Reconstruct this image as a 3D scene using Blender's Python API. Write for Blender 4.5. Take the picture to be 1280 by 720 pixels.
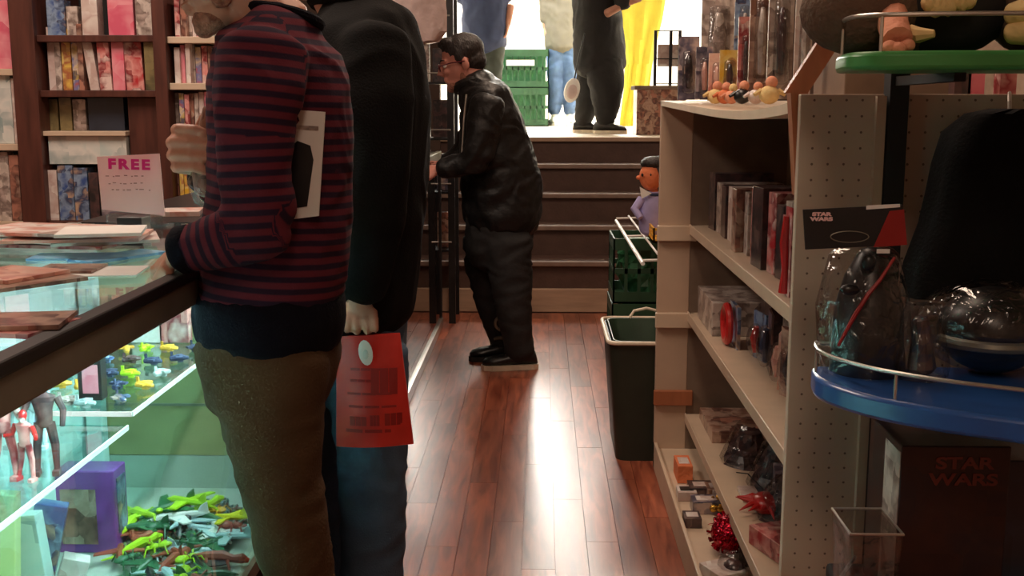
import bpy, bmesh, math, random
from mathutils import Vector, Matrix, noise
V = Vector
R = random.Random(7)
for o in list(bpy.data.objects): bpy.data.objects.remove(o)
S = bpy.context.scene
# ------------------------------------------------------------ camera, world, light
F = 1400.0
H = 1.33
PITCH = math.atan(232/F); YAW = math.atan(37/F)
cd = bpy.data.cameras.new('camera'); cam = bpy.data.objects.new('camera', cd); S.collection.objects.link(cam)
cam.location = (0, 0, H); cam.rotation_euler = (math.pi/2-PITCH, 0, YAW)
cd.sensor_width = 36; cd.lens = F/1280*36; cd.clip_start = .02; cd.clip_end = 100
S.camera = cam
CM = cam.rotation_euler.to_matrix()
W = bpy.data.worlds.new('world'); S.world = W; W.use_nodes = True
W.node_tree.nodes['Background'].inputs[0].default_value = (1, .8, .65, 1)
W.node_tree.nodes['Background'].inputs[1].default_value = .02
vs = S.view_settings; vs.view_transform = 'Standard'; vs.look = 'None'; vs.gamma = 1; vs.exposure = 0.0; vs.use_curve_mapping = False

def area(name, loc, rot, sx, sy, w, col):
    l = bpy.data.lights.new(name, 'AREA'); l.shape = 'RECTANGLE'; l.size = sx; l.size_y = sy; l.energy = w; l.color = col
    o = bpy.data.objects.new(name, l); o.location = loc; o.rotation_euler = rot; S.collection.objects.link(o); return o
WARM = (1, .74, .56)
area('shop_ceiling_light', (.05, 2.6, 2.93), (0, 0, 0), .5, 1.2, 20, WARM)
area('shop_ceiling_light', (-1.6, 3.0, 2.93), (0, 0, 0), .5, 1.2, 40, (1, .8, .66))
area('shop_ceiling_light', (.2, 5.6, 2.93), (0, 0, 0), .5, 1.2, 30, WARM)
area('shop_ceiling_light', (0.0, -.8, 2.93), (0, 0, 0), .5, 1.2, 22, WARM)
area('back_room_light', (.3, 11.2, 3.68), (0, 0, 0), 2.2, 1.2, 130, (1, .96, .88))
area('back_room_light', (.3, 13.0, 3.68), (0, 0, 0), 2.2, .8, 95, (1, .96, .88))
area('case_light', (-.635, 1.7, .975), (0, math.radians(48), 0), .02, 1.9, 14, (.72, .96, 1)).data.spread = math.radians(120)

# ------------------------------------------------------------ helpers
def ray(px, py): return CM @ V(((px-640)/F, -(py-360)/F, -1))
def P(px, py, Y):
    r = ray(px, py); return V((0, 0, H)) + r*(Y/r.y)
def Pz(px, py, z):
    r = ray(px, py); return V((0, 0, H)) + r*((z-H)/r.z)

class MB:
    def __init__(s): s.v = []; s.f = []
    def add(s, vs, fs):
        n = len(s.v); s.v += [V(a) for a in vs]; s.f += [tuple(i+n for i in f) for f in fs]; return s
    def box(s, a, b, M=None):
        x0, y0, z0 = a; x1, y1, z1 = b
        vs = [V(p) for p in ((x0,y0,z0),(x1,y0,z0),(x1,y1,z0),(x0,y1,z0),(x0,y0,z1),(x1,y0,z1),(x1,y1,z1),(x0,y1,z1))]
        if M: vs = [M @ p for p in vs]
        return s.add(vs, [(0,3,2,1),(4,5,6,7),(0,1,5,4),(1,2,6,5),(2,3,7,6),(3,0,4,7)])
    def cbox(s, c, d, M=None):
        h = V(d)/2
        if M is None: return s.box(V(c)-h, V(c)+h)
        return s.box(-h, h, Matrix.Translation(V(c)) @ M.to_4x4())
    def prism(s, pts, off):
        n = len(pts); off = V(off); pts = [V(p) for p in pts]
        vs = pts + [p+off for p in pts]
        return s.add(vs, [tuple(range(n))[::-1], tuple(range(n, 2*n))] + [(i, (i+1) % n, n+(i+1) % n, n+i) for i in range(n)])
    def loft(s, rings, cap=True):
        n = len(rings[0]); vs = [p for r in rings for p in r]; fs = []
        for k in range(len(rings)-1):
            for i in range(n):
                j = (i+1) % n; fs.append((k*n+i, k*n+j, (k+1)*n+j, (k+1)*n+i))
        if cap: fs.append(tuple(range(n))[::-1]); fs.append(tuple((len(rings)-1)*n+i for i in range(n)))
        return s.add(vs, fs)
    def tube(s, pts, r, n=8, closed=False):
        pts = [V(p) for p in pts]; m = len(pts); rings = []
        rr = r if isinstance(r, (list, tuple)) else [r]*m
        U = None
        for i in range(m):
            if closed: t = pts[(i+1) % m]-pts[i-1]
            else: t = pts[min(i+1, m-1)]-pts[max(i-1, 0)]
            t.normalize()
            if U is None: U = t.orthogonal().normalized()
            U = (U - t*U.dot(t)).normalized(); B = t.cross(U)
            rings.append([pts[i]+(U*math.cos(a)+B*math.sin(a))*rr[i] for a in [2*math.pi*k/n for k in range(n)]])
        if closed:
            rings.append(rings[0]); return s.loft(rings, False)
        return s.loft(rings)
    def cyl(s, a, b, r, r2=None, n=12): return s.tube([a, b], [r, r if r2 is None else r2], n)
    def ell(s, c, r, M=None, n=12, m=8):
        c = V(c); rings = []
        for j in range(m+1):
            t = math.pi*j/m; q = max(math.sin(t), .02)
            ring = []
            for k in range(n):
                a = 2*math.pi*k/n; p = V((r[0]*q*math.cos(a), r[1]*q*math.sin(a), -r[2]*math.cos(t)))
                ring.append(c+(M @ p if M else p))
            rings.append(ring)
        return s.loft(rings)
    def limb(s, rings, U=(0, 1, 0), n=16):
        """rings: (point, half size along U, half size across) ; rounded ends"""
        U = V(U).normalized(); m = len(rings); out = []
        for i, (p, a, b) in enumerate(rings):
            t = (rings[min(i+1, m-1)][0]-rings[max(i-1, 0)][0]).normalized()
            u = (U - t*U.dot(t)).normalized(); w = t.cross(u)
            def rg(p, a, b): return [p+u*a*math.cos(q)+w*b*math.sin(q) for q in [2*math.pi*k/n for k in range(n)]]
            if i == 0:
                e = min(a, b); out += [rg(p-t*e*.5, a*.45, b*.45), rg(p-t*e*.3, a*.8, b*.8)]
            out.append(rg(p, a, b))
            if i == m-1:
                e = min(a, b); out += [rg(p+t*e*.3, a*.8, b*.8), rg(p+t*e*.5, a*.45, b*.45)]
        return s.loft(out)
    def mesh(s, name, off=(0, 0, 0)):
        off = V(off); me = bpy.data.meshes.new(name)
        me.from_pydata([p-off for p in s.v], [], s.f); me.update()
        bm = bmesh.new(); bm.from_mesh(me); bmesh.ops.recalc_face_normals(bm, faces=bm.faces); bm.to_mesh(me); bm.free()
        return me

def link(o): S.collection.objects.link(o); return o
def org(p):
    o = V((0, 0, 0))
    while p is not None: o += p.location; p = p.parent
    return o
def smoothen(me, ang=40):
    for p in me.polygons: p.use_smooth = True
    try: me.set_sharp_from_angle(angle=math.radians(ang))
    except Exception: pass
def part(name, mb, m, parent=None, smooth=False, bev=0, kind=None, label=None):
    me = mb.mesh(name, org(parent)) if isinstance(mb, MB) else mb
    if smooth: smoothen(me)
    o = link(bpy.data.objects.new(name, me)); me.materials.clear(); me.materials.append(m)
    if parent: o.parent = parent
    if bev:
        b = o.modifiers.new('bevel', 'BEVEL'); b.width = bev; b.segments = 2; b.limit_method = 'ANGLE'
    if kind: o['kind'] = kind
    if label: o['label'] = label
    return o
def meta(o, label, cat, group=None, kind=None):
    o['label'] = label; o['category'] = cat
    if group: o['group'] = group
    if kind: o['kind'] = kind
    return o
def thing(name, label, cat, loc=(0, 0, 0), group=None):
    return meta(_e(name, loc), label, cat, group)
def _e(name, loc):
    o = link(bpy.data.objects.new(name, None)); o.location = loc; o.empty_display_size = .05; return o
def solo(name, label, cat, mb, m, group=None, **k):
    """a thing that is one mesh, origin at its base centre"""
    xs = [p.x for p in mb.v]; ys = [p.y for p in mb.v]; zs = [p.z for p in mb.v]
    b = V(((min(xs)+max(xs))/2, (min(ys)+max(ys))/2, min(zs)))
    me = mb.mesh(name, b)
    o = part(name, me, m, **k); o.location = b
    return meta(o, label, cat, group)
def struct(name, mb, m, parent=None, **k):
    o = part(name, mb, m, parent, **k)
    if not parent: o['kind'] = 'structure'
    return o
def text_mesh(name, txt, size, depth, M, m, parent, bold=0, label=None, sp=1.0):
    c = bpy.data.curves.new(name, 'FONT'); c.body = txt; c.size = size; c.extrude = depth; c.align_x = 'CENTER'; c.align_y = 'CENTER'; c.offset = bold; c.space_character = sp
    t = link(bpy.data.objects.new('tmp', c)); bpy.context.view_layer.update()
    me = bpy.data.meshes.new_from_object(t.evaluated_get(bpy.context.evaluated_depsgraph_get()))
    bpy.data.objects.remove(t); me.transform(Matrix.Translation(-org(parent)) @ M); me.name = name
    return part(name, me, m, parent, label=label)
FRONT = Matrix.Rotation(math.pi/2, 4, 'X')      # text facing the camera side (-Y)

# ------------------------------------------------------------ materials
def nm(name):
    m = bpy.data.materials.new(name); m.use_nodes = True
    return m, m.node_tree.nodes, m.node_tree.links, m.node_tree.nodes['Principled BSDF']
def c4(c): return (*c, 1)
def mul(c, k): return tuple(min(1, x*k) for x in c)
def mat(name, col, rough=.6, metal=0, var=.15, scale=12, bump=0, bscale=60, stretch=(1, 1, 1), coat=0, spec=.5, emit=0):
    m, N, L, B = nm(name)
    tc = N.new('ShaderNodeTexCoord'); mp = N.new('ShaderNodeMapping'); mp.inputs['Scale'].default_value = stretch
    L.new(tc.outputs['Object'], mp.inputs[0])
    n = N.new('ShaderNodeTexNoise'); n.inputs['Scale'].default_value = scale; n.inputs['Detail'].default_value = 4; L.new(mp.outputs[0], n.inputs[0])
    r = N.new('ShaderNodeValToRGB'); r.color_ramp.elements[0].position = .3; r.color_ramp.elements[1].position = .7
    r.color_ramp.elements[0].color = c4(mul(col, 1-var)); r.color_ramp.elements[1].color = c4(mul(col, 1+var))
    L.new(n.outputs[0], r.inputs[0]); L.new(r.outputs[0], B.inputs['Base Color'])
    B.inputs['Roughness'].default_value = rough; B.inputs['Metallic'].default_value = metal
    B.inputs['Coat Weight'].default_value = coat; B.inputs['Specular IOR Level'].default_value = spec
    if emit:
        B.inputs['Emission Color'].default_value = c4(col); B.inputs['Emission Strength'].default_value = emit
    if bump:
        n2 = N.new('ShaderNodeTexNoise'); n2.inputs['Scale'].default_value = bscale; L.new(mp.outputs[0], n2.inputs[0])
        b = N.new('ShaderNodeBump'); b.inputs['Strength'].default_value = bump; b.inputs['Distance'].default_value = .01
        L.new(n2.outputs[0], b.inputs['Height']); L.new(b.outputs[0], B.inputs['Normal'])
    return m
def cover(name, cols, scale=22, rough=.3, coat=.3):
    """printed cover art: irregular patches of the given colours, different on every object"""
    m, N, L, B = nm(name)
    tc = N.new('ShaderNodeTexCoord'); oi = N.new('ShaderNodeObjectInfo')
    ad = N.new('ShaderNodeVectorMath'); ad.operation = 'MULTIPLY_ADD'; ad.inputs[1].default_value = (1, 1, 1)
    sc = N.new('ShaderNodeMath'); sc.operation = 'MULTIPLY'; sc.inputs[1].default_value = 37.0
    L.new(oi.outputs['Random'], sc.inputs[0]); L.new(tc.outputs['Object'], ad.inputs[0]); L.new(sc.outputs[0], ad.inputs[2])
    n = N.new('ShaderNodeTexNoise'); n.inputs['Scale'].default_value = scale; n.inputs['Detail'].default_value = 3; n.inputs['Distortion'].default_value = .3
    L.new(ad.outputs[0], n.inputs[0])
    vo = N.new('ShaderNodeTexVoronoi'); vo.distance = 'CHEBYCHEV'; vo.inputs['Scale'].default_value = scale*1.3; L.new(ad.outputs[0], vo.inputs['Vector'])
    sp = N.new('ShaderNodeSeparateColor'); L.new(vo.outputs['Color'], sp.inputs[0])
    ma = N.new('ShaderNodeMath'); ma.operation = 'MULTIPLY_ADD'; ma.inputs[1].default_value = .30; L.new(sp.outputs[0], ma.inputs[0])
    mb_ = N.new('ShaderNodeMath'); mb_.operation = 'MULTIPLY'; mb_.inputs[1].default_value = .72; L.new(n.outputs[0], mb_.inputs[0]); L.new(mb_.outputs[0], ma.inputs[2])
    r = N.new('ShaderNodeValToRGB'); e = r.color_ramp.elements; k = len(cols)
    e[0].position = .30; e[0].color = c4(cols[0]); e[1].position = .70; e[1].color = c4(cols[-1])
    for i in range(1, k-1):
        q = e.new(.30+.40*i/(k-1)); q.color = c4(cols[i])
    L.new(ma.outputs[0], r.inputs[0]); L.new(r.outputs[0], B.inputs['Base Color'])
    B.inputs['Roughness'].default_value = rough; B.inputs['Coat Weight'].default_value = coat
    return m
def glass(name, tint, refl=.5, rough=.02):
    m, N, L, B = nm(name); N.remove(B)
    t = N.new('ShaderNodeBsdfTransparent'); t.inputs[0].default_value = c4(tint)
    g = N.new('ShaderNodeBsdfGlossy'); g.inputs['Roughness'].default_value = rough; g.inputs[0].default_value = (1, 1, 1, 1)
    lw = N.new('ShaderNodeLayerWeight'); lw.inputs[0].default_value = .5
    pw = N.new('ShaderNodeMath'); pw.operation = 'POWER'; pw.inputs[1].default_value = 4.0; L.new(lw.outputs['Facing'], pw.inputs[0])
    fr = N.new('ShaderNodeMath'); fr.operation = 'MULTIPLY_ADD'; fr.inputs[1].default_value = .9-.05*refl; fr.inputs[2].default_value = .06*refl; L.new(pw.outputs[0], fr.inputs[0])
    mx = N.new('ShaderNodeMixShader'); L.new(fr.outputs[0], mx.inputs[0]); L.new(t.outputs[0], mx.inputs[1]); L.new(g.outputs[0], mx.inputs[2])
    L.new(mx.outputs[0], N['Material Output'].inputs[0]); return m
def plastic_film(name):
    m, N, L, B = nm(name); N.remove(B)
    t = N.new('ShaderNodeBsdfTransparent'); t.inputs[0].default_value = (.86, .86, .86, 1)
    g = N.new('ShaderNodeBsdfGlossy'); g.inputs['Roughness'].default_value = .12
    fr = N.new('ShaderNodeMath'); fr.operation = 'MULTIPLY_ADD'; fr.inputs[1].default_value = .30; fr.inputs[2].default_value = .035
    lw = N.new('ShaderNodeLayerWeight'); lw.inputs[0].default_value = .5; L.new(lw.outputs['Facing'], fr.inputs[0])
    n = N.new('ShaderNodeTexNoise'); n.inputs['Scale'].default_value = 28; n.inputs['Detail'].default_value = 2; n.inputs['Distortion'].default_value = 1
    tc = N.new('ShaderNodeTexCoord'); L.new(tc.outputs['Object'], n.inputs[0])
    b = N.new('ShaderNodeBump'); b.inputs['Strength'].default_value = .7; b.inputs['Distance'].default_value = .015
    L.new(n.outputs[0], b.inputs['Height']); L.new(b.outputs[0], g.inputs['Normal']); L.new(b.outputs[0], lw.inputs['Normal'])
    mx = N.new('ShaderNodeMixShader'); L.new(fr.outputs[0], mx.inputs[0]); L.new(t.outputs[0], mx.inputs[1]); L.new(g.outputs[0], mx.inputs[2])
    L.new(mx.outputs[0], N['Material Output'].inputs[0]); return m
def plank_mat():
    m, N, L, B = nm('cherry_laminate')
    tc = N.new('ShaderNodeTexCoord'); oi = N.new('ShaderNodeObjectInfo')
    sc = N.new('ShaderNodeMath'); sc.operation = 'MULTIPLY'; sc.inputs[1].default_value = 50; L.new(oi.outputs['Random'], sc.inputs[0])
    mp = N.new('ShaderNodeMapping'); mp.inputs['Scale'].default_value = (28, 3.2, 10); L.new(tc.outputs['Object'], mp.inputs[0])
    ad = N.new('ShaderNodeVectorMath'); ad.operation = 'ADD'; L.new(mp.outputs[0], ad.inputs[0]); L.new(sc.outputs[0], ad.inputs[1])
    n = N.new('ShaderNodeTexNoise'); n.inputs['Scale'].default_value = 1; n.inputs['Detail'].default_value = 5; n.inputs['Distortion'].default_value = .8; L.new(ad.outputs[0], n.inputs[0])
    r = N.new('ShaderNodeValToRGB'); r.color_ramp.elements[0].position = .32; r.color_ramp.elements[1].position = .68
    r.color_ramp.elements[0].color = (.15, .032, .017, 1); r.color_ramp.elements[1].color = (.40, .115, .058, 1)
    L.new(n.outputs[0], r.inputs[0])
    hs = N.new('ShaderNodeHueSaturation'); mr = N.new('ShaderNodeMapRange'); mr.inputs[3].default_value = .75; mr.inputs[4].default_value = 1.25
    L.new(oi.outputs['Random'], mr.inputs[0]); L.new(mr.outputs[0], hs.inputs['Value']); L.new(r.outputs[0], hs.inputs['Color'])
    L.new(hs.outputs[0], B.inputs['Base Color'])
    B.inputs['Roughness'].default_value = .30; B.inputs['Specular IOR Level'].default_value = .6
    bp = N.new('ShaderNodeBump'); bp.inputs['Strength'].default_value = .02; bp.inputs['Distance'].default_value = .004
    L.new(n.outputs[0], bp.inputs['Height']); L.new(bp.outputs[0], B.inputs['Normal'])
    return m
def peg_mat(name, col, pitch=.0254, r=.08):
    """pegboard: small dark drilled holes on a square grid in the X-Z plane"""
    m, N, L, B = nm(name)
    tc = N.new('ShaderNodeTexCoord'); mp = N.new('ShaderNodeMapping'); mp.inputs['Scale'].default_value = (1/pitch,)*3; L.new(tc.outputs['Object'], mp.inputs[0])
    fr = N.new('ShaderNodeVectorMath'); fr.operation = 'FRACTION'; L.new(mp.outputs[0], fr.inputs[0])
    sb = N.new('ShaderNodeVectorMath'); sb.operation = 'SUBTRACT'; sb.inputs[1].default_value = (.5, .5, .5); L.new(fr.outputs[0], sb.inputs[0])
    ml = N.new('ShaderNodeVectorMath'); ml.operation = 'MULTIPLY'; ml.inputs[1].default_value = (1, 0, 1); L.new(sb.outputs[0], ml.inputs[0])
    ln = N.new('ShaderNodeVectorMath'); ln.operation = 'LENGTH'; L.new(ml.outputs[0], ln.inputs[0])
    lt = N.new('ShaderNodeMath'); lt.operation = 'LESS_THAN'; lt.inputs[1].default_value = r; L.new(ln.outputs[1], lt.inputs[0])
    n = N.new('ShaderNodeTexNoise'); n.inputs['Scale'].default_value = 9; L.new(tc.outputs['Object'], n.inputs[0])
    rp = N.new('ShaderNodeValToRGB'); rp.color_ramp.elements[0].color = c4(mul(col, .85)); rp.color_ramp.elements[1].color = c4(mul(col, 1.1)); L.new(n.outputs[0], rp.inputs[0])
    mx = N.new('ShaderNodeMix'); mx.data_type = 'RGBA'; L.new(lt.outputs[0], mx.inputs[0]); L.new(rp.outputs[0], mx.inputs[6]); mx.inputs[7].default_value = (.14, .09, .065, 1)
    L.new(mx.outputs[2], B.inputs['Base Color']); B.inputs['Roughness'].default_value = .5
    return m
def stripe_mat():
    m, N, L, B = nm('striped_knit')
    at = N.new('ShaderNodeAttribute'); at.attribute_name = 'stripe'
    d = N.new('ShaderNodeMath'); d.operation = 'DIVIDE'; d.inputs[1].default_value = .0205; L.new(at.outputs['Fac'], d.inputs[0])
    f = N.new('ShaderNodeMath'); f.operation = 'FRACT'; L.new(d.outputs[0], f.inputs[0])
    r = N.new('ShaderNodeValToRGB'); e = r.color_ramp.elements
    NV = (.024, .012, .030, 1); RD = (.125, .020, .034, 1)
    e[0].position = 0; e[0].color = NV; e[1].position = 1; e[1].color = NV
    for p, c in ((.30, NV), (.42, RD), (.82, RD), (.94, NV)):
        q = e.new(p); q.color = c
    L.new(f.outputs[0], r.inputs[0]); L.new(r.outputs[0], B.inputs['Base Color'])
    B.inputs['Roughness'].default_value = .9; B.inputs['Specular IOR Level'].default_value = .2
    tc = N.new('ShaderNodeTexCoord'); n = N.new('ShaderNodeTexNoise'); n.inputs['Scale'].default_value = 300; L.new(tc.outputs['Object'], n.inputs[0])
    b = N.new('ShaderNodeBump'); b.inputs['Strength'].default_value = .3; b.inputs['Distance'].default_value = .002; L.new(n.outputs[0], b.inputs['Height']); L.new(b.outputs[0], B.inputs['Normal'])
    return m

M = {}
M['plank'] = plank_mat()
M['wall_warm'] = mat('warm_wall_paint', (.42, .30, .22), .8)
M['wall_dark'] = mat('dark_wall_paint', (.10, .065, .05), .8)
M['ceil'] = mat('ceiling_paint', (.5, .42, .35), .9)
M['white_wall'] = mat('white_room_paint', (.88, .86, .80), .8, var=.03)
M['stair'] = mat('stair_brown', (.10, .055, .042), .65, bump=.2)
M['nose'] = mat('stair_nosing', (.27, .19, .15), .5)
M['toe'] = mat('toe_board_wood', (.52, .36, .25), .5, scale=4, stretch=(1, 8, 8))
M['platfloor'] = mat('pale_landing_floor', (.62, .52, .40), .5, var=.1, scale=5)
M['redwood'] = mat('dark_mahogany', (.085, .026, .018), .45, var=.35, scale=6, stretch=(6, 6, .8))
M['metal'] = mat('brushed_metal', (.55, .52, .48), .32, .9, var=.08)
M['bronze'] = mat('bronze_trim', (.24, .23, .18), .4, .4, var=.1)
M['black'] = mat('black_plastic', (.012, .012, .013), .35, var=.2)
M['blackm'] = mat('black_matte', (.012, .011, .011), .8, var=.2)
M['shelfw'] = mat('tan_laminate', (.50, .36, .26), .5, var=.08, scale=6)
M['shelfe'] = mat('pale_shelf_board', (.62, .48, .35), .45, var=.06)
M['peg'] = peg_mat('pegboard_tan', (.52, .40, .31))
M['backp'] = mat('brown_back_panel', (.20, .14, .10), .7)
M['wood_o'] = mat('orange_wood', (.36, .12, .05), .5, scale=5, stretch=(8, 8, 1))
M['glass'] = glass('counter_glass', (.86, .96, .94), .5)
M['glass_dark'] = glass('smoked_glass', (.30, .33, .33), .8)
M['gedge'] = mat('glass_edge_pink', (.9, .62, .6), .25, var=.05)
M['gshelf'] = glass('shelf_glass', (.72, .92, .90), .6)
M['caseback'] = mat('white_case_lining', (.78, .86, .84), .5, var=.03)
M['casegreen'] = mat('olive_green_panel', (.36, .33, .15), .6, var=.1)
M['caseteal'] = mat('teal_panel', (.42, .47, .40), .5, var=.06)
M['film'] = plastic_film('clear_packaging')
M['skin'] = mat('skin_tone', (.52, .25, .17), .5, var=.1, scale=20, bump=.05, bscale=150)
M['skin_red'] = mat('skin_ruddy', (.60, .25, .19), .5, var=.1, scale=20)
M['hair_dk'] = mat('dark_hair', (.018, .012, .010), .55, var=.4, scale=60, bump=.6, bscale=160, stretch=(1, 1, .3))
M['hair_br'] = mat('brown_hair', (.10, .045, .025), .6, var=.3, scale=60, bump=.5, bscale=160)
M['stubble'] = mat('short_brown_beard', (.34, .15, .10), .8, var=.4, scale=90, bump=.5, bscale=220)
M['knit'] = stripe_mat()
M['navyknit'] = mat('navy_knit', (.004, .0045, .010), .9, var=.15, bump=.3, bscale=250, spec=.15)
M['khaki'] = mat('olive_brown_twill', (.080, .046, .022), .85, var=.14, scale=9, bump=.3, bscale=200, spec=.15)
M['coat'] = mat('black_wool', (.0055, .0052, .0052), .9, var=.2, bump=.2, bscale=200, spec=.15)
M['leather'] = mat('black_leather', (.006, .0055, .0055), .5, var=.2, bump=.35, bscale=35, spec=.4)
M['blacktrs'] = mat('black_cotton', (.013, .012, .012), .8, var=.2, bump=.2)
M['jeans'] = mat('blue_denim', (.055, .105, .17), .85, var=.28, scale=7, bump=.3, bscale=260)
M['jeans_lt'] = mat('light_blue_denim', (.065, .12, .24), .85, var=.3, scale=8)
M['greyshirt'] = mat('heather_grey_cotton', (.13, .122, .10), .85, var=.08)
M['navy'] = mat('navy_cotton', (.035, .05, .11), .85, var=.15)
M['greytrs'] = mat('charcoal_green_cotton', (.045, .055, .045), .85)
M['white'] = mat('white_matte', (.8, .78, .74), .55, var=.04)
M['cream'] = mat('cream_rubber', (.7, .6, .46), .5)
M['redbag'] = mat('red_paper_bag', (.62, .02, .012), .38, var=.18, scale=9, coat=.3)
M['redprint'] = mat('dark_red_print', (.30, .008, .006), .5)
M['green'] = mat('green_plastic', (.04, .16, .06), .4, var=.15)
M['crate'] = mat('crate_green', (.022, .075, .037), .45, var=.2)
M['bingreen'] = mat('very_dark_green_plastic', (.018, .024, .015), .5)
M['blue'] = mat('blue_plastic', (.02, .085, .30), .3, var=.1, coat=.3)
M['grnshelf'] = mat('bright_green_edge', (.05, .24, .06), .35, var=.15)
M['yellow'] = mat('yellow_plastic', (.85, .45, .05), .4)
M['yel_std'] = mat('lemon_yellow_cloth', (.98, .85, .10), .7, var=.05)
M['magenta'] = mat('magenta_marker', (.72, .01, .22), .5)
M['pinkpaper'] = mat('pinkish_white_paper', (.88, .56, .56), .6, var=.03)
M['marker'] = mat('faint_brown_marker', (.35, .14, .13), .6)
M['purple'] = mat('purple_card', (.26, .06, .32), .3, var=.3, coat=.4)
M['lav'] = mat('lavender_cloth', (.40, .36, .62), .8)
M['orange'] = mat('orange_plush', (.72, .20, .08), .8, var=.15, bump=.4)
M['peach'] = mat('peach_plush', (.80, .33, .20), .8, var=.15, bump=.4, bscale=90)
M['ylwplush'] = mat('pale_yellow_plush', (.80, .58, .26), .85, var=.15, bump=.4)
M['brnplush'] = mat('brown_plush', (.12, .07, .045), .95, var=.3, bump=.6, bscale=90)
M['red'] = mat('glossy_red', (.55, .02, .02), .3, var=.2, coat=.3)
M['foilred'] = mat('red_foil', (.55, .01, .04), .18, .8, var=.3, bump=.8, bscale=90)
M['foilgold'] = mat('gold_foil', (.8, .45, .08), .2, .9, var=.3, bump=.8, bscale=70)
M['lime'] = mat('lime_plastic', (.45, .72, .02), .35, var=.2)
M['darkgreen'] = mat('forest_plastic', (.03, .14, .06), .35, var=.3)
M['paleblue'] = mat('pale_blue_plastic', (.45, .62, .65), .4)
M['brick'] = mat('brick_red_plastic', (.35, .07, .04), .45, var=.2)
M['led'] = mat('led_strip', (.6, .95, 1), .4, var=0, emit=3)
M['lamp'] = mat('lamp_diffuser', (1, .95, .85), .4, var=0, emit=5)
M['streak_glow'] = mat('added_glow_pane', (1, .98, .93), .3, var=0, emit=85)  # glow for the added window that lights the floor streak
M['lampwarm'] = mat('warm_lamp_diffuser', (1, .8, .62), .4, var=0, emit=1.2)
def cv(n, *c, scale=22): M[n] = cover('print_'+n, list(c), scale*.62); return M[n]
cv('c_red', (.5, .03, .04), (.75, .35, .32), (.25, .02, .03), (.8, .6, .55), scale=26)
cv('c_pink', (.75, .08, .16), (.85, .35, .4), (.7, .12, .2), scale=14)
cv('c_grey', (.45, .38, .33), (.65, .56, .5), (.2, .15, .13), (.5, .4, .36), scale=30)
cv('c_white', (.8, .74, .68), (.55, .4, .36), (.85, .8, .76), scale=18)
cv('c_yel', (.75, .45, .04), (.8, .6, .2), (.4, .12, .05), (.75, .5, .1), scale=30)
cv('c_multi', (.5, .12, .1), (.18, .2, .4), (.7, .55, .4), (.55, .4, .12), (.12, .1, .12), scale=36)
cv('c_olive', (.14, .11, .05), (.28, .22, .1), (.08, .07, .04), scale=20)
cv('c_navy', (.02, .025, .04), (.035, .045, .07), (.02, .02, .025), scale=12)
cv('c_blue', (.04, .09, .28), (.25, .35, .5), (.03, .05, .12), (.5, .35, .25), scale=30)
cv('c_teal', (.55, .65, .62), (.75, .75, .7), (.3, .4, .4), scale=16)
cv('c_dark', (.02, .018, .02), (.10, .05, .05), (.03, .025, .03), (.16, .10, .09), scale=26)
cv('c_brown', (.25, .12, .08), (.5, .33, .25), (.12, .05, .04), (.45, .2, .14), scale=24)
cv('c_comic', (.9, .62, .52), (.95, .92, .88), (.75, .35, .28), (.95, .88, .82), (.5, .35, .3), scale=16)
cv('c_bluec', (.06, .28, .7), (.3, .6, .85), (.05, .2, .5), scale=14)
cv('c_face', (.06, .05, .08), (.35, .3, .32), (.04, .04, .07), (.15, .13, .18), (.6, .45, .4), scale=24)
cv('c_orng', (.85, .38, .28), (.9, .6, .5), (.6, .22, .18), scale=26)
cv('c_swbox', (.008, .006, .008), (.03, .012, .01), (.012, .01, .014), (.06, .025, .015), scale=14)

# ------------------------------------------------------------ the room
struct('floor', MB().box((-2.6, -1.6, -.12), (2.2, 8.3, -.012)), M['plank'])
fl = bpy.data.objects['floor']
PW = .098
for c in range(19):
    x = -.74+c*PW; y = .9-((c*.37) % .95)
    while y < 7.05:
        y2 = min(y+.95, 7.05)
        if y2 > .9 and y2-y > .03:
            mb = MB().box((x+.0007, max(y, .9)+.0007, -.012), (x+PW-.0007, y2-.0007, -R.random()*.0003))
            part('floor_plank', mb, M['plank'], fl)
        y += .95
struct('ceiling', MB().box((-2.6, -1.6, 2.95), (2.2, 8.3, 3.05)), M['ceil'])
struct('wall_left', MB().box((-2.7, -1.6, 0), (-2.6, 8.3, 2.95)), M['wall_warm'])
struct('wall_right', MB().box((2.2, -1.6, 0), (2.3, 8.3, 2.95)), M['wall_warm'])
struct('wall_near', MB().box((-2.6, -1.7, 0), (2.2, -1.6, 2.95)), M['wall_warm'])
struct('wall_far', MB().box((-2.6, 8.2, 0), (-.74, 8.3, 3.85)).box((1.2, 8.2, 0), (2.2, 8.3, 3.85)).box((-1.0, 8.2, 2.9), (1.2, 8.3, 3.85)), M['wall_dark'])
# raised room
PZ = 1.08
struct('floor_raised', MB().box((-2.2, 8.3, PZ-.1), (2.6, 14.4, PZ-.002)), M['platfloor'])
struct('wall_back', MB().box((-2.2, 14.4, PZ-.1), (2.6, 14.5, 3.75)), M['white_wall'])
struct('wall_back_left', MB().box((-2.3, 8.3, PZ-.1), (-2.2, 14.5, 3.75)), M['white_wall'])
struct('wall_back_right', MB().box((2.6, 8.3, PZ-.1), (2.7, 14.5, 3.75)), M['white_wall'])
struct('ceiling_raised', MB().box((-2.3, 8.3, 3.75), (2.7, 14.5, 3.85)), M['white_wall'])
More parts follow.
